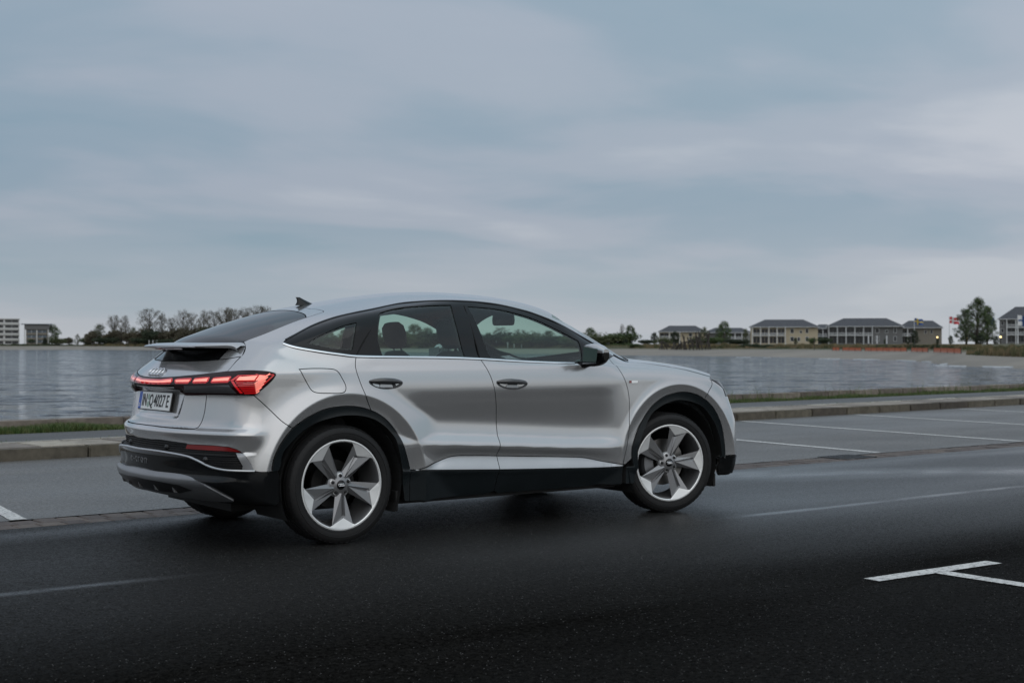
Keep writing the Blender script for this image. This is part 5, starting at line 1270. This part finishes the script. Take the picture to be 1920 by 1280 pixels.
def tree_mesh(key,seed,h,prof,trunk,nc,nleaf,leaf,lm,crad,bark='bark',twigs=0,flat=.8):
    """tapered trunk, limbs that fork out to leaf clumps; prof: crown half-width at shares of the height"""
    r=random.Random(seed); g=Geo(); pt=[Vector((0,0,-.4))]; lean=Vector((r.uniform(-.04,.04)*h,r.uniform(-.04,.04)*h,0))
    for t in (.15,.35,.55,.75,.92): pt.append(lean*t+Vector((r.uniform(-.012,.012)*h,r.uniform(-.012,.012)*h,h*t)))
    g.tube(pt,[h*.024,h*.020,h*.016,h*.011,h*.007,h*.003],7,caps=False)
    V=[];Fq=[]; cl=[]
    zs=[p[0] for p in prof]; ws=[p[1] for p in prof]
    for i in range(nc):
        t=zs[0]+(zs[-1]-zs[0])*((i+r.random())/nc); w=np.interp(t,zs,ws)*h; a=i*2.4+r.uniform(-.6,.6); rr=w*math.sqrt(r.uniform(.12,1))
        c=lean*t+Vector((math.cos(a)*rr,math.sin(a)*rr,h*t)); t0=max(trunk*.6,t-r.uniform(.12,.30)-.25*rr/h); k=min(4,max(0,int(t0/.2))); q=lean*t0+Vector((0,0,h*t0)); 
        m=q.lerp(c,.5)+Vector((r.uniform(-.02,.02)*h,r.uniform(-.02,.02)*h,-.02*h+r.uniform(0,.03)*h)); rad=h*.0085*(1.1-t*.6)
        g.tube([q,m,c],[rad,rad*.65,rad*.25],5,caps=False); cs=crad*h*r.uniform(.6,1.25); cl.append((c,cs))
        for _ in range(twigs):
            o=Vector((r.gauss(0,1),r.gauss(0,1),r.gauss(.35,.9))).normalized()*cs*r.uniform(.7,1.5); g.tube([m.lerp(c,r.uniform(.3,1)),c+o],[rad*.32,rad*.12],3,caps=False)
    for _ in range(nleaf):
        c,s=r.choice(cl); o=Vector((r.gauss(0,1),r.gauss(0,1),r.gauss(0,flat))).normalized()*s*(r.random()**.45)*1.15; p=c+o; L_=leaf*r.uniform(.5,1.3)
        a=Vector((r.gauss(0,1),r.gauss(0,1),r.gauss(0,1))).normalized(); b2=a.orthogonal().normalized(); b2=Matrix.Rotation(r.uniform(0,6.3),3,a)@b2; c2=a.cross(b2); k=len(V)
        if p.z<.1: continue
        V+=[p-b2*L_,p+c2*L_*.55,p+b2*L_,p-c2*L_*.55]; Fq.append((k,k+1,k+2,k+3))
    zm=max(q[2] for q in V+g.v); sc=h/zm
    def mk(nm,v,f,mt):
        me=bpy.data.meshes.new(nm); me.from_pydata([tuple(Vector(q)*sc) for q in v],[],f); me.materials.append(MAT[mt]); me.update(); return me
    TREES[key]=(mk('trunk',g.v,g.f,bark),mk('crown',V,Fq,lm))
R1=[(.22,.12),(.45,.28),(.65,.36),(.85,.30),(.98,.10)]; R2=[(.25,.08),(.5,.20),(.75,.26),(.97,.12)]; LF=[(.10,.20),(.3,.32),(.55,.34),(.8,.24),(.98,.06)]; PO=[(.10,.16),(.3,.24),(.55,.20),(.8,.13),(.99,.03)]; BR=[(.55,.08),(.70,.22),(.85,.25),(.97,.12)]
tree_mesh('bare1',1,16,R1,.3,52,3600,.17,'leaf_bud',.075,twigs=9); tree_mesh('bare2',2,16,R2,.3,40,2600,.16,'leaf_bud',.07,twigs=9); tree_mesh('bare3',3,15,BR,.5,34,2000,.15,'leaf_bud',.07,twigs=10)
tree_mesh('leafy1',4,14,LF,.15,40,6500,.25,'leaf_green',.105); tree_mesh('leafy2',5,14,LF,.15,36,4200,.22,'leaf_spring',.10,twigs=3); tree_mesh('poplar',6,18,PO,.12,64,7500,.19,'leaf_green',.060,twigs=3,flat=1.3); tree_mesh('dark1',8,12,LF,.1,34,6000,.24,'leaf_dark',.11)
def bush_mesh(key,seed,h,w,n,mt,leaf=.16):
    r=random.Random(seed); V=[];Fq=[]; g=Geo(); cs=[]
    for i in range(9):
        a=r.uniform(0,6.28); q=Vector((math.cos(a)*w*.4*r.random(),math.sin(a)*w*.4*r.random(),h*r.uniform(.35,.78))); cs.append((q,r.uniform(.22,.42)*h)); g.tube([(0,0,-.2),tuple(q*.5+Vector((0,0,.1))),tuple(q)],[.05,.04,.015],5,caps=False)
    for _ in range(n):
        c,s=r.choice(cs); o=Vector((r.gauss(0,1),r.gauss(0,1),r.gauss(0,.8))); o=o.normalized()*s*r.random()**.4; o.x*=w/h*.8; o.y*=w/h*.8; p=c+o
        if p.z<0: p.z=abs(p.z)*.5
        L_=leaf*r.uniform(.5,1.3); a=Vector((r.gauss(0,1),r.gauss(0,1),r.gauss(0,1))).normalized(); b2=a.orthogonal().normalized(); c2=a.cross(b2); k=len(V)
        V+=[p-b2*L_,p+c2*L_*.6,p+b2*L_,p-c2*L_*.6]; Fq.append((k,k+1,k+2,k+3))
    def mk(nm,v,f,mt):
        me=bpy.data.meshes.new(nm); me.from_pydata([tuple(q) for q in v],[],f); me.materials.append(MAT[mt]); me.update(); return me
    TREES[key]=(mk('stems',g.v,g.f,'bark'),mk('foliage',V,Fq,mt))
bush_mesh('bush1',11,3.2,4.0,2600,'leaf_green'); bush_mesh('bush2',12,3.0,4.6,1700,'leaf_spring'); bush_mesh('bush3',13,2.6,4.2,2600,'leaf_dark'); bush_mesh('bush4',14,3.0,3.6,2200,'leaf_bud')
BASEH={'bare1':16,'bare2':16,'bare3':15,'leafy1':14,'leafy2':14,'poplar':18,'dark1':12,'bush1':3.2,'bush2':3.0,'bush3':2.6,'bush4':3.0}
rt=random.Random(21)
def plant(key,u,depth,vtop,label,group=None,wide=1.0,vb=None):
    """stands on the far shore; its top reaches vtop as seen from the road"""
    z=shore_z(u,depth); ztop=1.2264-(vtop-646.86)*depth/FPX; h=max(1.0,ztop-z); s=h/BASEH[key]; isb=key.startswith('bush')
    e=empty('bush' if isb else 'tree',site(u,depth,z),rt.uniform(0,6.28)); e.scale=(s*wide,s*wide,s)
    tag(e,label,'bush' if isb else 'tree',group)
    for nm,me in zip(('stems','foliage') if isb else ('trunk','crown'),TREES[key]): link(bpy.data.objects.new(nm,me),e)
    return e
def D_(u,x): return shore(u,x)[1]
# left shore
T=[('leafy1',97,30,606,'round green tree beside the glass-fronted low block',1.0),('dark1',84,20,632,'dark low shrub tree in front of the low block',.8),('bush1',60,25,634,'pale green bush left of the round green tree',1.3),('bush2',108,12,632,'bright green bush under the round green tree',1.4),
('bush4',131,20,633,'brownish bush between the low block and the bare trees',1.2),('leafy2',145,26,625,'small slim tree standing alone left of the bare trees',.7),('bush1',162,18,633,'dense green bush left of the first broad tree',1.5),('leafy2',186,25,605,'broad half-leafed tree first of the left tree row',1.05),
('bare3',213,40,589,'tall bare tree with thin bare stem and round top',.8),('bare2',237,42,589,'bare tree with slim forked top next to the round-topped one',.7),('bush3',200,15,632,'dark bush under the bare trees',1.8),('bare2',229,24,607,'half-leafed small tree under the slim forked one',.9),('leafy2',249,28,611,'small budding tree left of the great bare tree',.85),
('bare1',283,34,576,'great broad bare tree above the spoiler end',.95),('bare2',303,44,583,'thin bare stem right of the great bare tree',.45),('bush3',270,16,634,'dark undergrowth at the foot of the great bare tree',2.0),
('bare3',322,30,594,'lower bare tree right of the thin stem',.8),('bare2',343,42,578,'bare tree with upswept twigs over the rear window',.75),('bare1',360,30,584,'bare budding tree left of the dense bare row',.75),('bare2',380,36,579,'first tree of the dense bare row behind the rear window',.8),
('bare1',402,30,580,'second tree of the dense bare row behind the rear window',.8),('bare3',424,38,574,'third tree of the dense bare row, the broadest',.95),('bare1',441,30,577,'fourth tree of the dense bare row',.85),('bare2',462,36,574,'fifth tree of the dense bare row',.85),('bare1',481,32,570,'last visible tree of the bare row, just above the roof',.9),('bare2',500,40,572,'bare tree half hidden behind the roof edge',.9),
('bush3',318,14,635,'dark undergrowth behind the spoiler',2.2),('bush4',345,14,634,'brown undergrowth below the rear window left half',2.2),('bush3',385,15,633,'dark undergrowth below the rear window',2.4),('bush4',420,15,633,'brown undergrowth below the rear window right half',2.4)]
for k,u,x,vt,lb,w in T: plant(k,u,D_(u,x),vt,lb,'trees and bushes on the left shore',w*1.25)
for i,(u,vt,k) in enumerate(((176,624,'bush4'),(207,626,'bush4'),(222,622,'bush3'),(243,628,'bush4'),(258,625,'bush3'),(276,620,'bush4'),(292,622,'bush3'),(309,624,'bush4'),(330,618,'bush3'),(352,620,'bush4'),(370,616,'bush3'),(392,618,'bush4'),(408,614,'bush3'),(432,612,'bush4'))):
    plant('bush4' if i%3 else k,u,D_(u,18+i%3*5),vt-3,WORDS[i]+' thicket from the left under the bare trees','thickets under the bare trees',1.25)
# woodland seen through the car's windows
TH_=[('leafy2',590,627,'low tree seen through the rear quarter window'),('leafy1',618,620,'green tree seen in the middle of the rear quarter window'),('leafy1',648,615,'tall green tree at the front of the rear quarter window'),
('leafy1',700,612,'tree behind the rear headrest'),('leafy2',735,618,'low tree right behind the rear headrest'),('leafy1',776,605,'highest round tree seen through the rear door window'),('leafy2',800,612,'spring-green tree right of the highest round tree'),('leafy1',830,614,'tree seen at the front seat in the rear door window'),
('leafy2',880,618,'tree behind the centre pillar'),('leafy1',915,622,'first tree seen through the front door window'),('bare1',938,612,'bare round tree seen through the front door window'),('bare1',975,616,'second bare round tree seen through the front door window'),('leafy2',1003,622,'low tree in the middle of the front door window'),('leafy1',1030,618,'taller green tree in the front door window'),('leafy2',1060,626,'low green tree near the door mirror'),('leafy2',1085,622,'green tree just left of the door mirror')]
for k,u,vt,lb in TH_: plant(k,u,D_(u,rt.uniform(20,40)),vt,lb,'woodland behind the car',rt.uniform(1.4,1.8))
for i,u in enumerate(range(570,1100,33)): plant(['bush1','bush2','bush3'][i%3],u,D_(u,8),628+rt.uniform(-5,3),WORDS[i]+' bush from the left in the undergrowth behind the car','undergrowth behind the car',2.3)
# right of the car
T=[('leafy1',1108,34,612,'budding tree just right of the door mirror',1.0),('bush2',1146,22,626,'spring-green bush left of the leafless sapling',2.2),('bush1',1160,26,624,'taller green bush under the leafless sapling',1.8),('bush3',1128,20,632,'dark bush right of the door mirror',2.0),('bare2',1165,60,606,'thin leafless sapling at the shore',.5),('leafy1',1181,30,607,'shaggy spring-green tree on the dune before the first house',.75),('dark1',1172,16,634,'dark low shrub on the dune edge',1.2),
('bush1',1190,5,648,'round green bush on the sand edge',2.0),('bush3',1210,40,637,'dark low bush beside the first house',1.8),('dark1',1226,60,622,'small dark pine left of the first house',.8),('bush2',1242,40,632,'green bush under the first house eave',1.5),('dark1',1266,45,620,'dark twisted pine in front of the first house',.8),
('leafy2',1320,48,611,'bright olive tree between the first two houses',.8),('bush2',1310,30,632,'spring-green bush under the olive tree',1.8),('leafy1',1357,42,599,'tall rounded green tree in front of the grey wing',.75),('bush1',1340,30,632,'green bush left of the tall rounded tree',1.4),('leafy2',1398,44,614,'yellow-green tree left of the beige house',.55),
('bush3',1380,26,636,'dark bush under the yellow-green tree',2.0),('dark1',1492,50,632,'small dark shrub before the beige house',1.0),('bush1',1525,46,633,'green bush right of the beige house',1.2),('bush3',1544,44,633,'dark green bush left of the grey house',1.3),('dark1',1660,44,634,'low dark shrub before the grey house wall',1.0),
('dark1',1716,46,617,'dark leafy tree in front of the far grey wing',.9),('dark1',1702,40,631,'dark bush beside the dark leafy tree',.9),('dark1',1758,46,632,'small dark shrub by the lit wall lamp',.8),('dark1',1783,46,628,'low spreading dark tree below the red flag',1.0),
('poplar',1831,40,556,'tall feathery poplar, the tallest tree on the right',1.5),('poplar',1812,44,577,'shorter left stem of the poplar clump',1.4),('poplar',1851,46,572,'right-hand stem of the poplar clump',1.2),('dark1',1838,34,626,'dark undergrowth at the foot of the poplars',1.9),('dark1',1868,34,628,'dark shrub right of the poplars',1.3)]
for k,u,x,vt,lb,w in T: plant(k,u,D_(u,x),vt,lb,'trees and bushes on the right shore',w*1.3 if u<1450 else w)
def dune(name,u0,u1,vt,extra,thick,label,mt='dry_grass',n=4200,seed=1,blade=.35):
    """a long hump of marram grass on the beach edge"""
    r=random.Random(seed); V=[];Fq=[]
    for _ in range(n):
        t=r.random(); u=u0+(u1-u0)*t; D=D_(u,extra)+r.uniform(0,thick); z=shore_z(u,D)-.1; ht=(1.2264-(vt-646.86)*D/FPX)-z
        env=min(1,4*t,4*(1-t))**.5*(.7+.3*math.sin(u*.21+seed)*math.sin(u*.087)); h=max(.25,ht*env*r.uniform(.45,1.05)); p=site(u,D,z); a=r.uniform(0,6.28); w=blade*r.uniform(.4,1)
        k=len(V); dx=Vector((math.cos(a)*w,math.sin(a)*w,0)); V+=[p-dx,p+dx,p+Vector((r.uniform(-.3,.3)*h*.5,r.uniform(-.3,.3)*h*.5,h))]; Fq.append((k,k+1,k+2))
    tag(mesh(name,V,Fq,mt),label,'grass',kind='stuff')
dune('dune_grass',1180,1420,641.5,4,16,'dry brown dune grass along the middle of the far beach',seed=2); dune('dune_grass',1420,1660,642.5,4,16,'dry dune grass before the beige and grey houses',seed=3); dune('dune_grass',1640,1840,643.5,5,18,'dry dune grass behind the orange fence',seed=4)
dune('dune_grass',1812,1990,643.5,-10,22,'near hump of brown dune grass at the right edge',seed=5,n=6500,blade=.2); dune('dune_grass',150,335,642.5,3,20,'brown dune grass under the bare trees',seed=6); dune('dune_grass',560,1180,643,4,20,'dry grass behind the car',seed=7,n=6000); dune('dune_scrub',-80,160,643,8,26,'dark green scrub at the foot of the left blocks',mt='leaf_dark',seed=8)
dune('dune_scrub',150,560,636,12,14,'brown scrub under the bare trees',mt='leaf_bud',seed=18,n=9000,blade=.5); dune('dune_scrub',560,1240,637,14,14,'green scrub along the shore behind the car',mt='leaf_green',seed=19,n=12000,blade=.4)
dune('hedge',1370,1460,642.5,6,5,'dark clipped hedge on the beach edge',mt='leaf_dark',seed=9,n=5200,blade=.25); dune('hedge',1660,1795,644,6,6,'dark low hedge behind the orange fence',mt='leaf_dark',seed=10,n=5000,blade=.25)
# ------------------------------------------------------------------ houses
simple('render_beige',(.42,.36,.26),.85,var=.06); simple('cladding_grey',(.135,.135,.135),.8,var=.08); simple('cladding_taupe',(.20,.18,.15),.8,var=.08); simple('trim_white',(.60,.61,.62),.6,var=.05); simple('roof_slate',(.060,.062,.070),.75,var=.15,vscale=1.2)
simple('window_dark',(.018,.020,.024),.15); simple('conc_white',(.50,.50,.49),.8,var=.06); simple('steel_glass',(.10,.13,.16),.2,var=.2); simple('wood_dark',(.045,.038,.032),.85); simple('fence_orange',(.55,.12,.045),.7,var=.1)
b=simple('lamp_warm',(1,.8,.45),.4); b.set(Emission_Color=(1,.72,.30),Emission_Strength=3.5)
def house(u0,u1,depth,vb,ve,vr,label,wallm,veranda=None,floors=2,windows=(),yaw=0.0,deep=11,ridge=.34,gable=False,parapet=False):
    """hipped house whose front faces the water; veranda: (from,to) share of the front with posts and balcony"""
    z0=1.2264-(vb-646.86)*depth/FPX; ze=1.2264-(ve-646.86)*depth/FPX; zr=1.2264-(vr-646.86)*depth/FPX
    um=(u0+u1)/2; W=(u1-u0)*depth/FPX/max(.5,math.cos(yaw)); c=site(um,depth,z0); d=ray_dir(um); ang=math.atan2(d[1],d[0])-math.pi/2+yaw
    e=empty('house',c,ang); tag(e,label,'house'); H=ze-z0; hw=W/2; m=wallm; 
    g=Geo(); zb=-1.2; g.box(-hw,hw,0,deep,zb,H); g.build('wall',m,e)
    ov=.7; rr=zr-ze; rx=hw*(1-2*ridge) if not gable else 0
    rx=hw*(1-ridge*1.25); g=Geo(); y0,y1=-1.5 if veranda else -ov,deep+ov; yc=(y0+y1)/2
    P8=[(-hw-ov,y0,H+.02),(hw+ov,y0,H+.02),(hw+ov,y1,H+.02),(-hw-ov,y1,H+.02),(-hw-ov,y0,H+.22),(hw+ov,y0,H+.22),(hw+ov,y1,H+.22),(-hw-ov,y1,H+.22)]
    if gable: P8+=[(0,y0,H+.22+rr),(0,y1,H+.22+rr)]; fs=[(4,5,8),(6,7,9),(5,6,9,8),(7,4,8,9)]
    else: P8+=[(-rx,yc,H+.22+rr),(rx,yc,H+.22+rr)]; fs=[(4,5,9,8),(6,7,8,9),(5,6,9),(7,4,8)]
    ro=g.add(P8,[(3,2,1,0)]+fs).build('roof','roof_slate',e)
    g=Geo(); g.box(-hw-ov-.02,hw+ov+.02,y0-.06,y0-.005,H+.0,H+.20); g.build('gutter','trim_white',ro)
    fh=H/floors
    if veranda:
        a,b_=-hw+veranda[0]*W,-hw+veranda[1]*W; n=max(2,int((b_-a)/3.2)); 
        for i in range(n+1):
            x=a+(b_-a)*i/n; g=Geo(); g.box(x-.13,x+.13,-1.42,-1.16,zb,H); g.build('post','trim_white',e)
        for fl_ in range(1,floors):
            g=Geo(); g.box(a,b_,-1.4,-.003,fl_*fh-.25,fl_*fh-.05); bal=g.build('balcony','trim_white',e)
            g=Geo(); g.box(a+.14,b_-.14,-1.33,-1.27,fl_*fh+.88,fl_*fh+.98)
            k=int((b_-a)/.30)
            for i in range(k):
                x=a+.2+(b_-a-.4)*i/k; g.box(x,x+.09,-1.32,-1.28,fl_*fh-.05,fl_*fh+.88)
            o=g.build('railing','trim_white',bal); o['kind']='stuff'
        for fl_ in range(floors):
            for i in range(n):
                x0=a+(b_-a)*i/n+.35; x1=a+(b_-a)*(i+1)/n-.35; mid=(x0+x1)/2
                for (p,q) in ((x0,mid-.06),(mid+.06,x1)):
                    g=Geo(); g.box(p,q,-.03,.02,fl_*fh+.1,fl_*fh+fh*.80); g.build('window','window_dark',e)
    for (t,fl_,w,h,tall) in windows:
        x=-hw+t*W; zz=fl_*fh+(fh*.28 if not tall else fh*.12); f_=Geo(); f_.box(x-w/2-.12,x+w/2+.12,-.05,.02,zz-.12,zz+h+.12); fo=f_.build('window','trim_white',e)
        g=Geo(); g.box(x-w/2,x+w/2,-.075,-.045,zz,zz+h); g.build('pane','window_dark',fo)
    return e
house(1236,1322,640,645,622.5,611,'small pale house with hipped dark roof half hidden by pines','render_beige',(0,.45),2,((.68,1,1.4,1.5,0),(.88,1,1.4,1.5,0),(.68,0,1.4,1.6,0)))
house(1322,1408,660,645,624,615,'low grey wing between the small pale house and the beige house','cladding_grey',(.5,.95),2)
house(1408,1532,560,643.5,613.5,599.5,'beige two-storey house with white veranda and dark hipped roof','render_beige',(.03,.52),2,((.62,1,1.2,1.7,0),(.75,1,.8,1.0,0),(.84,1,1.0,1.7,0),(.62,0,1.2,1.7,0),(.84,0,1.0,1.7,0),(.72,0,.9,1.5,0)))
house(1530,1556,585,643.5,616,608.5,'short grey link building between the two big houses','cladding_grey',(.1,.9),2)
house(1553,1690,560,643.5,612.5,597,'grey clad house with long white veranda posts','cladding_grey',(.02,.60),2,((.665,1,1.3,1.9,0),(.79,1,.9,1.1,0),(.90,1,.9,1.9,0),(.665,0,1.3,1.9,0),(.90,0,.9,1.9,0)))
house(1688,1764,585,642.5,615,601.5,'taupe house wing with hipped roof at the end of the row','cladding_taupe',(.03,.36),2,((.62,1,.8,1.2,0),(.76,1,.8,1.5,0)))
house(1878,2010,520,641,598.5,575,'three-storey grey apartment house with balconies at the right edge','cladding_grey',(.10,.95),3,((.04,2,.9,1.3,0),(.04,1,.9,1.3,0)),gable=False)
# left blocks
def block(u0,u1,depth,vb,vt,label,floors,mt,glassm,name='apartment_block'):
    z0=1.2264-(vb-646.86)*depth/FPX; zt=1.2264-(vt-646.86)*depth/FPX; W=(u1-u0)*depth/FPX; um=(u0+u1)/2; d=ray_dir(um); e=empty(name,site(um,depth,z0),math.atan2(d[1],d[0])-math.pi/2); tag(e,label,'building')
    H=zt-z0; hw=W/2; g=Geo(); g.box(-hw,hw,0,12,-2,H); g.build('wall',mt,e); fh=H/floors
    g=Geo(); g.box(-hw-.3,hw+.3,-.5,12.3,H,H+.4); g.build('roof',mt,e); n=max(2,int(W/7))
    for f_ in range(floors):
        for i in range(n):
            x0=-hw+W*i/n+.5; x1=-hw+W*(i+1)/n-.5; q=Geo(); q.box(x0,x1,-.06,.02,f_*fh+fh*.40,f_*fh+fh*.88); wo=q.build('window',glassm,e)
            for j in range(1,4):
                x=x0+(x1-x0)*j/4; q=Geo(); q.box(x-.07,x+.07,-.12,-.055,f_*fh+fh*.40,f_*fh+fh*.88); q.build('mullion','trim_white' if j==2 else 'window_dark',wo)
        q=Geo(); q.box(-hw-.02,hw+.02,-.55,-.003,f_*fh+fh*.02,f_*fh+fh*.36); q.build('balcony',mt,e)
    return e
block(-75,33,780,648,598,'white five-storey apartment slab with dark window bands at the left edge',5,'conc_white','window_dark')
e=block(50,88,760,646,618,'low modern block with glass balconies beside the round tree',3,'cladding_taupe','steel_glass')
g=Geo(); g.box(-6.5,6.5,-1.2,9,8.4,11.2); g.build('penthouse','cladding_grey',e); g=Geo(); g.box(-8.2,8.2,-2.2,10,11.2,11.5); g.build('penthouse_roof','steel_glass',e)
for i in range(3):
    g=Geo(); g.box(-6.6,-6.0,-1.6,-1.0,-1,8) if i==0 else g.box(-.3+6*(i-1),.3+6*(i-1),-1.6,-1.0,-1,8); g.build('column','conc_white',e)
# ------------------------------------------------------------------ things on the beach
def post(name,u,depth,v0_,v1_,label,mt_lo,mt_hi,split=.4,w=.14,group=None,cat='post'):
    zb=shore_z(u,depth); z1=1.2264-(v1_-646.86)*depth/FPX; e=empty(name,site(u,depth,zb)); tag(e,label,cat,group); h=z1-zb
    g=Geo(); g.tube([(0,0,-.3),(0,0,h*split)],w*.7,8); g.build('foot',mt_lo,e); g=Geo(); g.tube([(0,0,h*split),(0,0,h)],w,8); g.build('upper',mt_hi,e); return e
for i,u in enumerate((1628.5,1644.5,1662.5)): post('volleyball_post',u,shore(u)[1]-6,0,629,('left','middle','right')[i]+' white-topped post of the three on the beach','wood_dark','trim_white',.48,.11)
post('beach_post',1527,shore(1527)[1]-4,0,632,'thin dark pole on the beach before the beige house','wood_dark','wood_dark',.5,.10)
for i,u in enumerate((279.5,286.5,294)): post('white_post',u,D_(u,4),0,637.5,('left','middle','right')[i]+' of the three white posts above the spoiler','trim_white','trim_white',.5,.22)
for i,(u,h) in enumerate(((878,640),(888,640),(952,641),(964,641),(978,641))): post('white_post',u,D_(u,3),0,h,WORDS[i]+' white post from the left seen through the car window','trim_white','trim_white',.5,.2)
segs=[(1561,1574),(1580,1615),(1622,1700),(1709,1740),(1751,1802)]
for i,(a,c) in enumerate(segs):
    um=(a+c)/2; D=shore(um)[1]-8; e=empty('barrier_fence',site(um,D,shore_z(um,D))); tag(e,WORDS[i]+' stretch from the left of orange mesh barrier on the beach','fence')
    n=max(2,int((c-a)/13)+1); bp=Vector(e.location); pts=[]
    for j in range(n+1):
        u=a+(c-a)*j/n; DD=shore(u)[1]-8; p=site(u,DD,shore_z(u,DD))-bp; pts.append(p); g=Geo(); g.tube([p+Vector((0,0,-.2)),p+Vector((0,0,.72))],.05,6); g.build('stake','wood_dark',e)
    for j in range(n):
        p,q=pts[j],pts[j+1]; d=(q-p); 
        g=Geo()
        for s_ in range(5):
            z=.10+s_*.115; nrm=Vector((-d.y,d.x,0)).normalized()*.015; g.add([p+Vector((0,0,z))-nrm,q+Vector((0,0,z))-nrm,q+Vector((0,0,z))+nrm,p+Vector((0,0,z))+nrm]+[p+Vector((0,0,z+.085))-nrm,q+Vector((0,0,z+.085))-nrm,q+Vector((0,0,z+.085))+nrm,p+Vector((0,0,z+.085))+nrm],[(0,3,2,1),(4,5,6,7),(0,1,5,4),(1,2,6,5),(2,3,7,6),(3,0,4,7)])
        o=g.build('mesh_panel','fence_orange',e); o['kind']='stuff'
# play frames: leaning dark poles on the sand
def frame(u,w,h,label,seed):
    r=random.Random(seed); D=shore(u)[1]-4; e=empty('play_frame',site(u,D,shore_z(u,D)),math.atan2(ray_dir(u)[1],ray_dir(u)[0])-math.pi/2); tag(e,label,'play frame')
    for i in range(7):
        x=-w/2+w*i/6; g=Geo(); g.tube([(x,r.uniform(-.6,.6),-.2),(x+r.uniform(-1.2,1.2),r.uniform(-.6,.6),h*r.uniform(.6,1))],.16,6); g.build('pole','wood_dark',e)
    for i in range(4):
        x=-w/2+w*r.random()*.7; z=h*r.uniform(.3,.85); g=Geo(); g.tube([(x,0,z),(x+w*r.uniform(.2,.45),r.uniform(-.4,.4),z+r.uniform(-.5,.5))],.12,6); g.build('beam','wood_dark',e)
    g=Geo(); g.box(-w*.2,w*.15,-.6,.6,h*.25,h*.33); g.build('deck','wood_dark',e)
frame(1252,4.2,2.4,'low dark play frame at the left of the beach',1); frame(1278,3.4,2.2,'small dark frame between the two play frames',2); frame(1300,4.6,3.9,'tall tangled dark play frame on the beach',3); frame(1317,4.0,4.6,'tallest dark play frame with leaning poles',4)
# ------------------------------------------------------------------ flags
simple('flag_red',(.50,.035,.045),.7,var=.05); simple('flag_white',(.70,.70,.70),.7,var=.03); simple('flag_blue',(.020,.060,.20),.7,var=.05); simple('flag_yellow',(.62,.45,.06),.7,var=.05); simple('flag_navy',(.015,.030,.11),.7,var=.05)
def flag(u,depth,vb,vt,fl,L_,H_,label,cells):
    zb=1.2264-(vb-646.86)*depth/FPX; zt=1.2264-(vt-646.86)*depth/FPX; d=ray_dir(u); e=empty('flagpole',site(u,depth,zb),math.atan2(d[1],d[0])-math.pi/2); tag(e,label,'flag')
    g=Geo(); g.tube([(0,0,-1),(0,0,zt-zb)],[.13,.09],8); g.build('pole','trim_white',e)
    nx,nz=24,12; v=[];f=[];m=[]
    for j in range(nz+1):
        for i in range(nx+1):
            s=i/nx; v.append((s*L_*.96,.22*L_*s*math.sin(s*7+j*.12),zt-zb-.2-H_*(1-j/nz)-.22*H_*s*s+.05*H_*math.sin(s*9)))
    for j in range(nz):
        for i in range(nx): f.append((j*(nx+1)+i,j*(nx+1)+i+1,(j+1)*(nx+1)+i+1,(j+1)*(nx+1)+i)); m.append(1 if cells((i+.5)/nx,(j+.5)/nz) else 0)
    mesh('cloth',v,f,fl,e,True,m)
cross=lambda s,t: abs(s-.37)<.085 or abs(t-.5)<.115
flag(1714.5,540,643,596,['flag_blue','flag_yellow'],3.4,2.3,'blue flag with yellow cross on a white pole before the taupe house',cross)
flag(1780,540,643,593,['flag_red','flag_white'],3.8,2.6,'red flag with white cross flying against the sky',cross)
flag(1845.5,330,643,592,['flag_navy','flag_navy'],2.4,2.0,'plain dark blue flag on the white pole by the poplars',lambda s,t:False)
flag(1908.5,300,643,590,['flag_white','flag_blue'],3.2,2.2,'white flag with blue cross at the right edge',cross)
post('lamp_post',1757.5,500,0,631,'small lit lamp by the taupe house','wood_dark','lamp_warm',.80,.28,cat='lamp')
post('lamp_post',1813,500,0,634,'small lit lamp left of the poplars','wood_dark','lamp_warm',.85,.28,cat='lamp')
post('lamp_post',1876,480,0,630,'small lit lamp beside the apartment house','wood_dark','lamp_warm',.82,.28,cat='lamp')
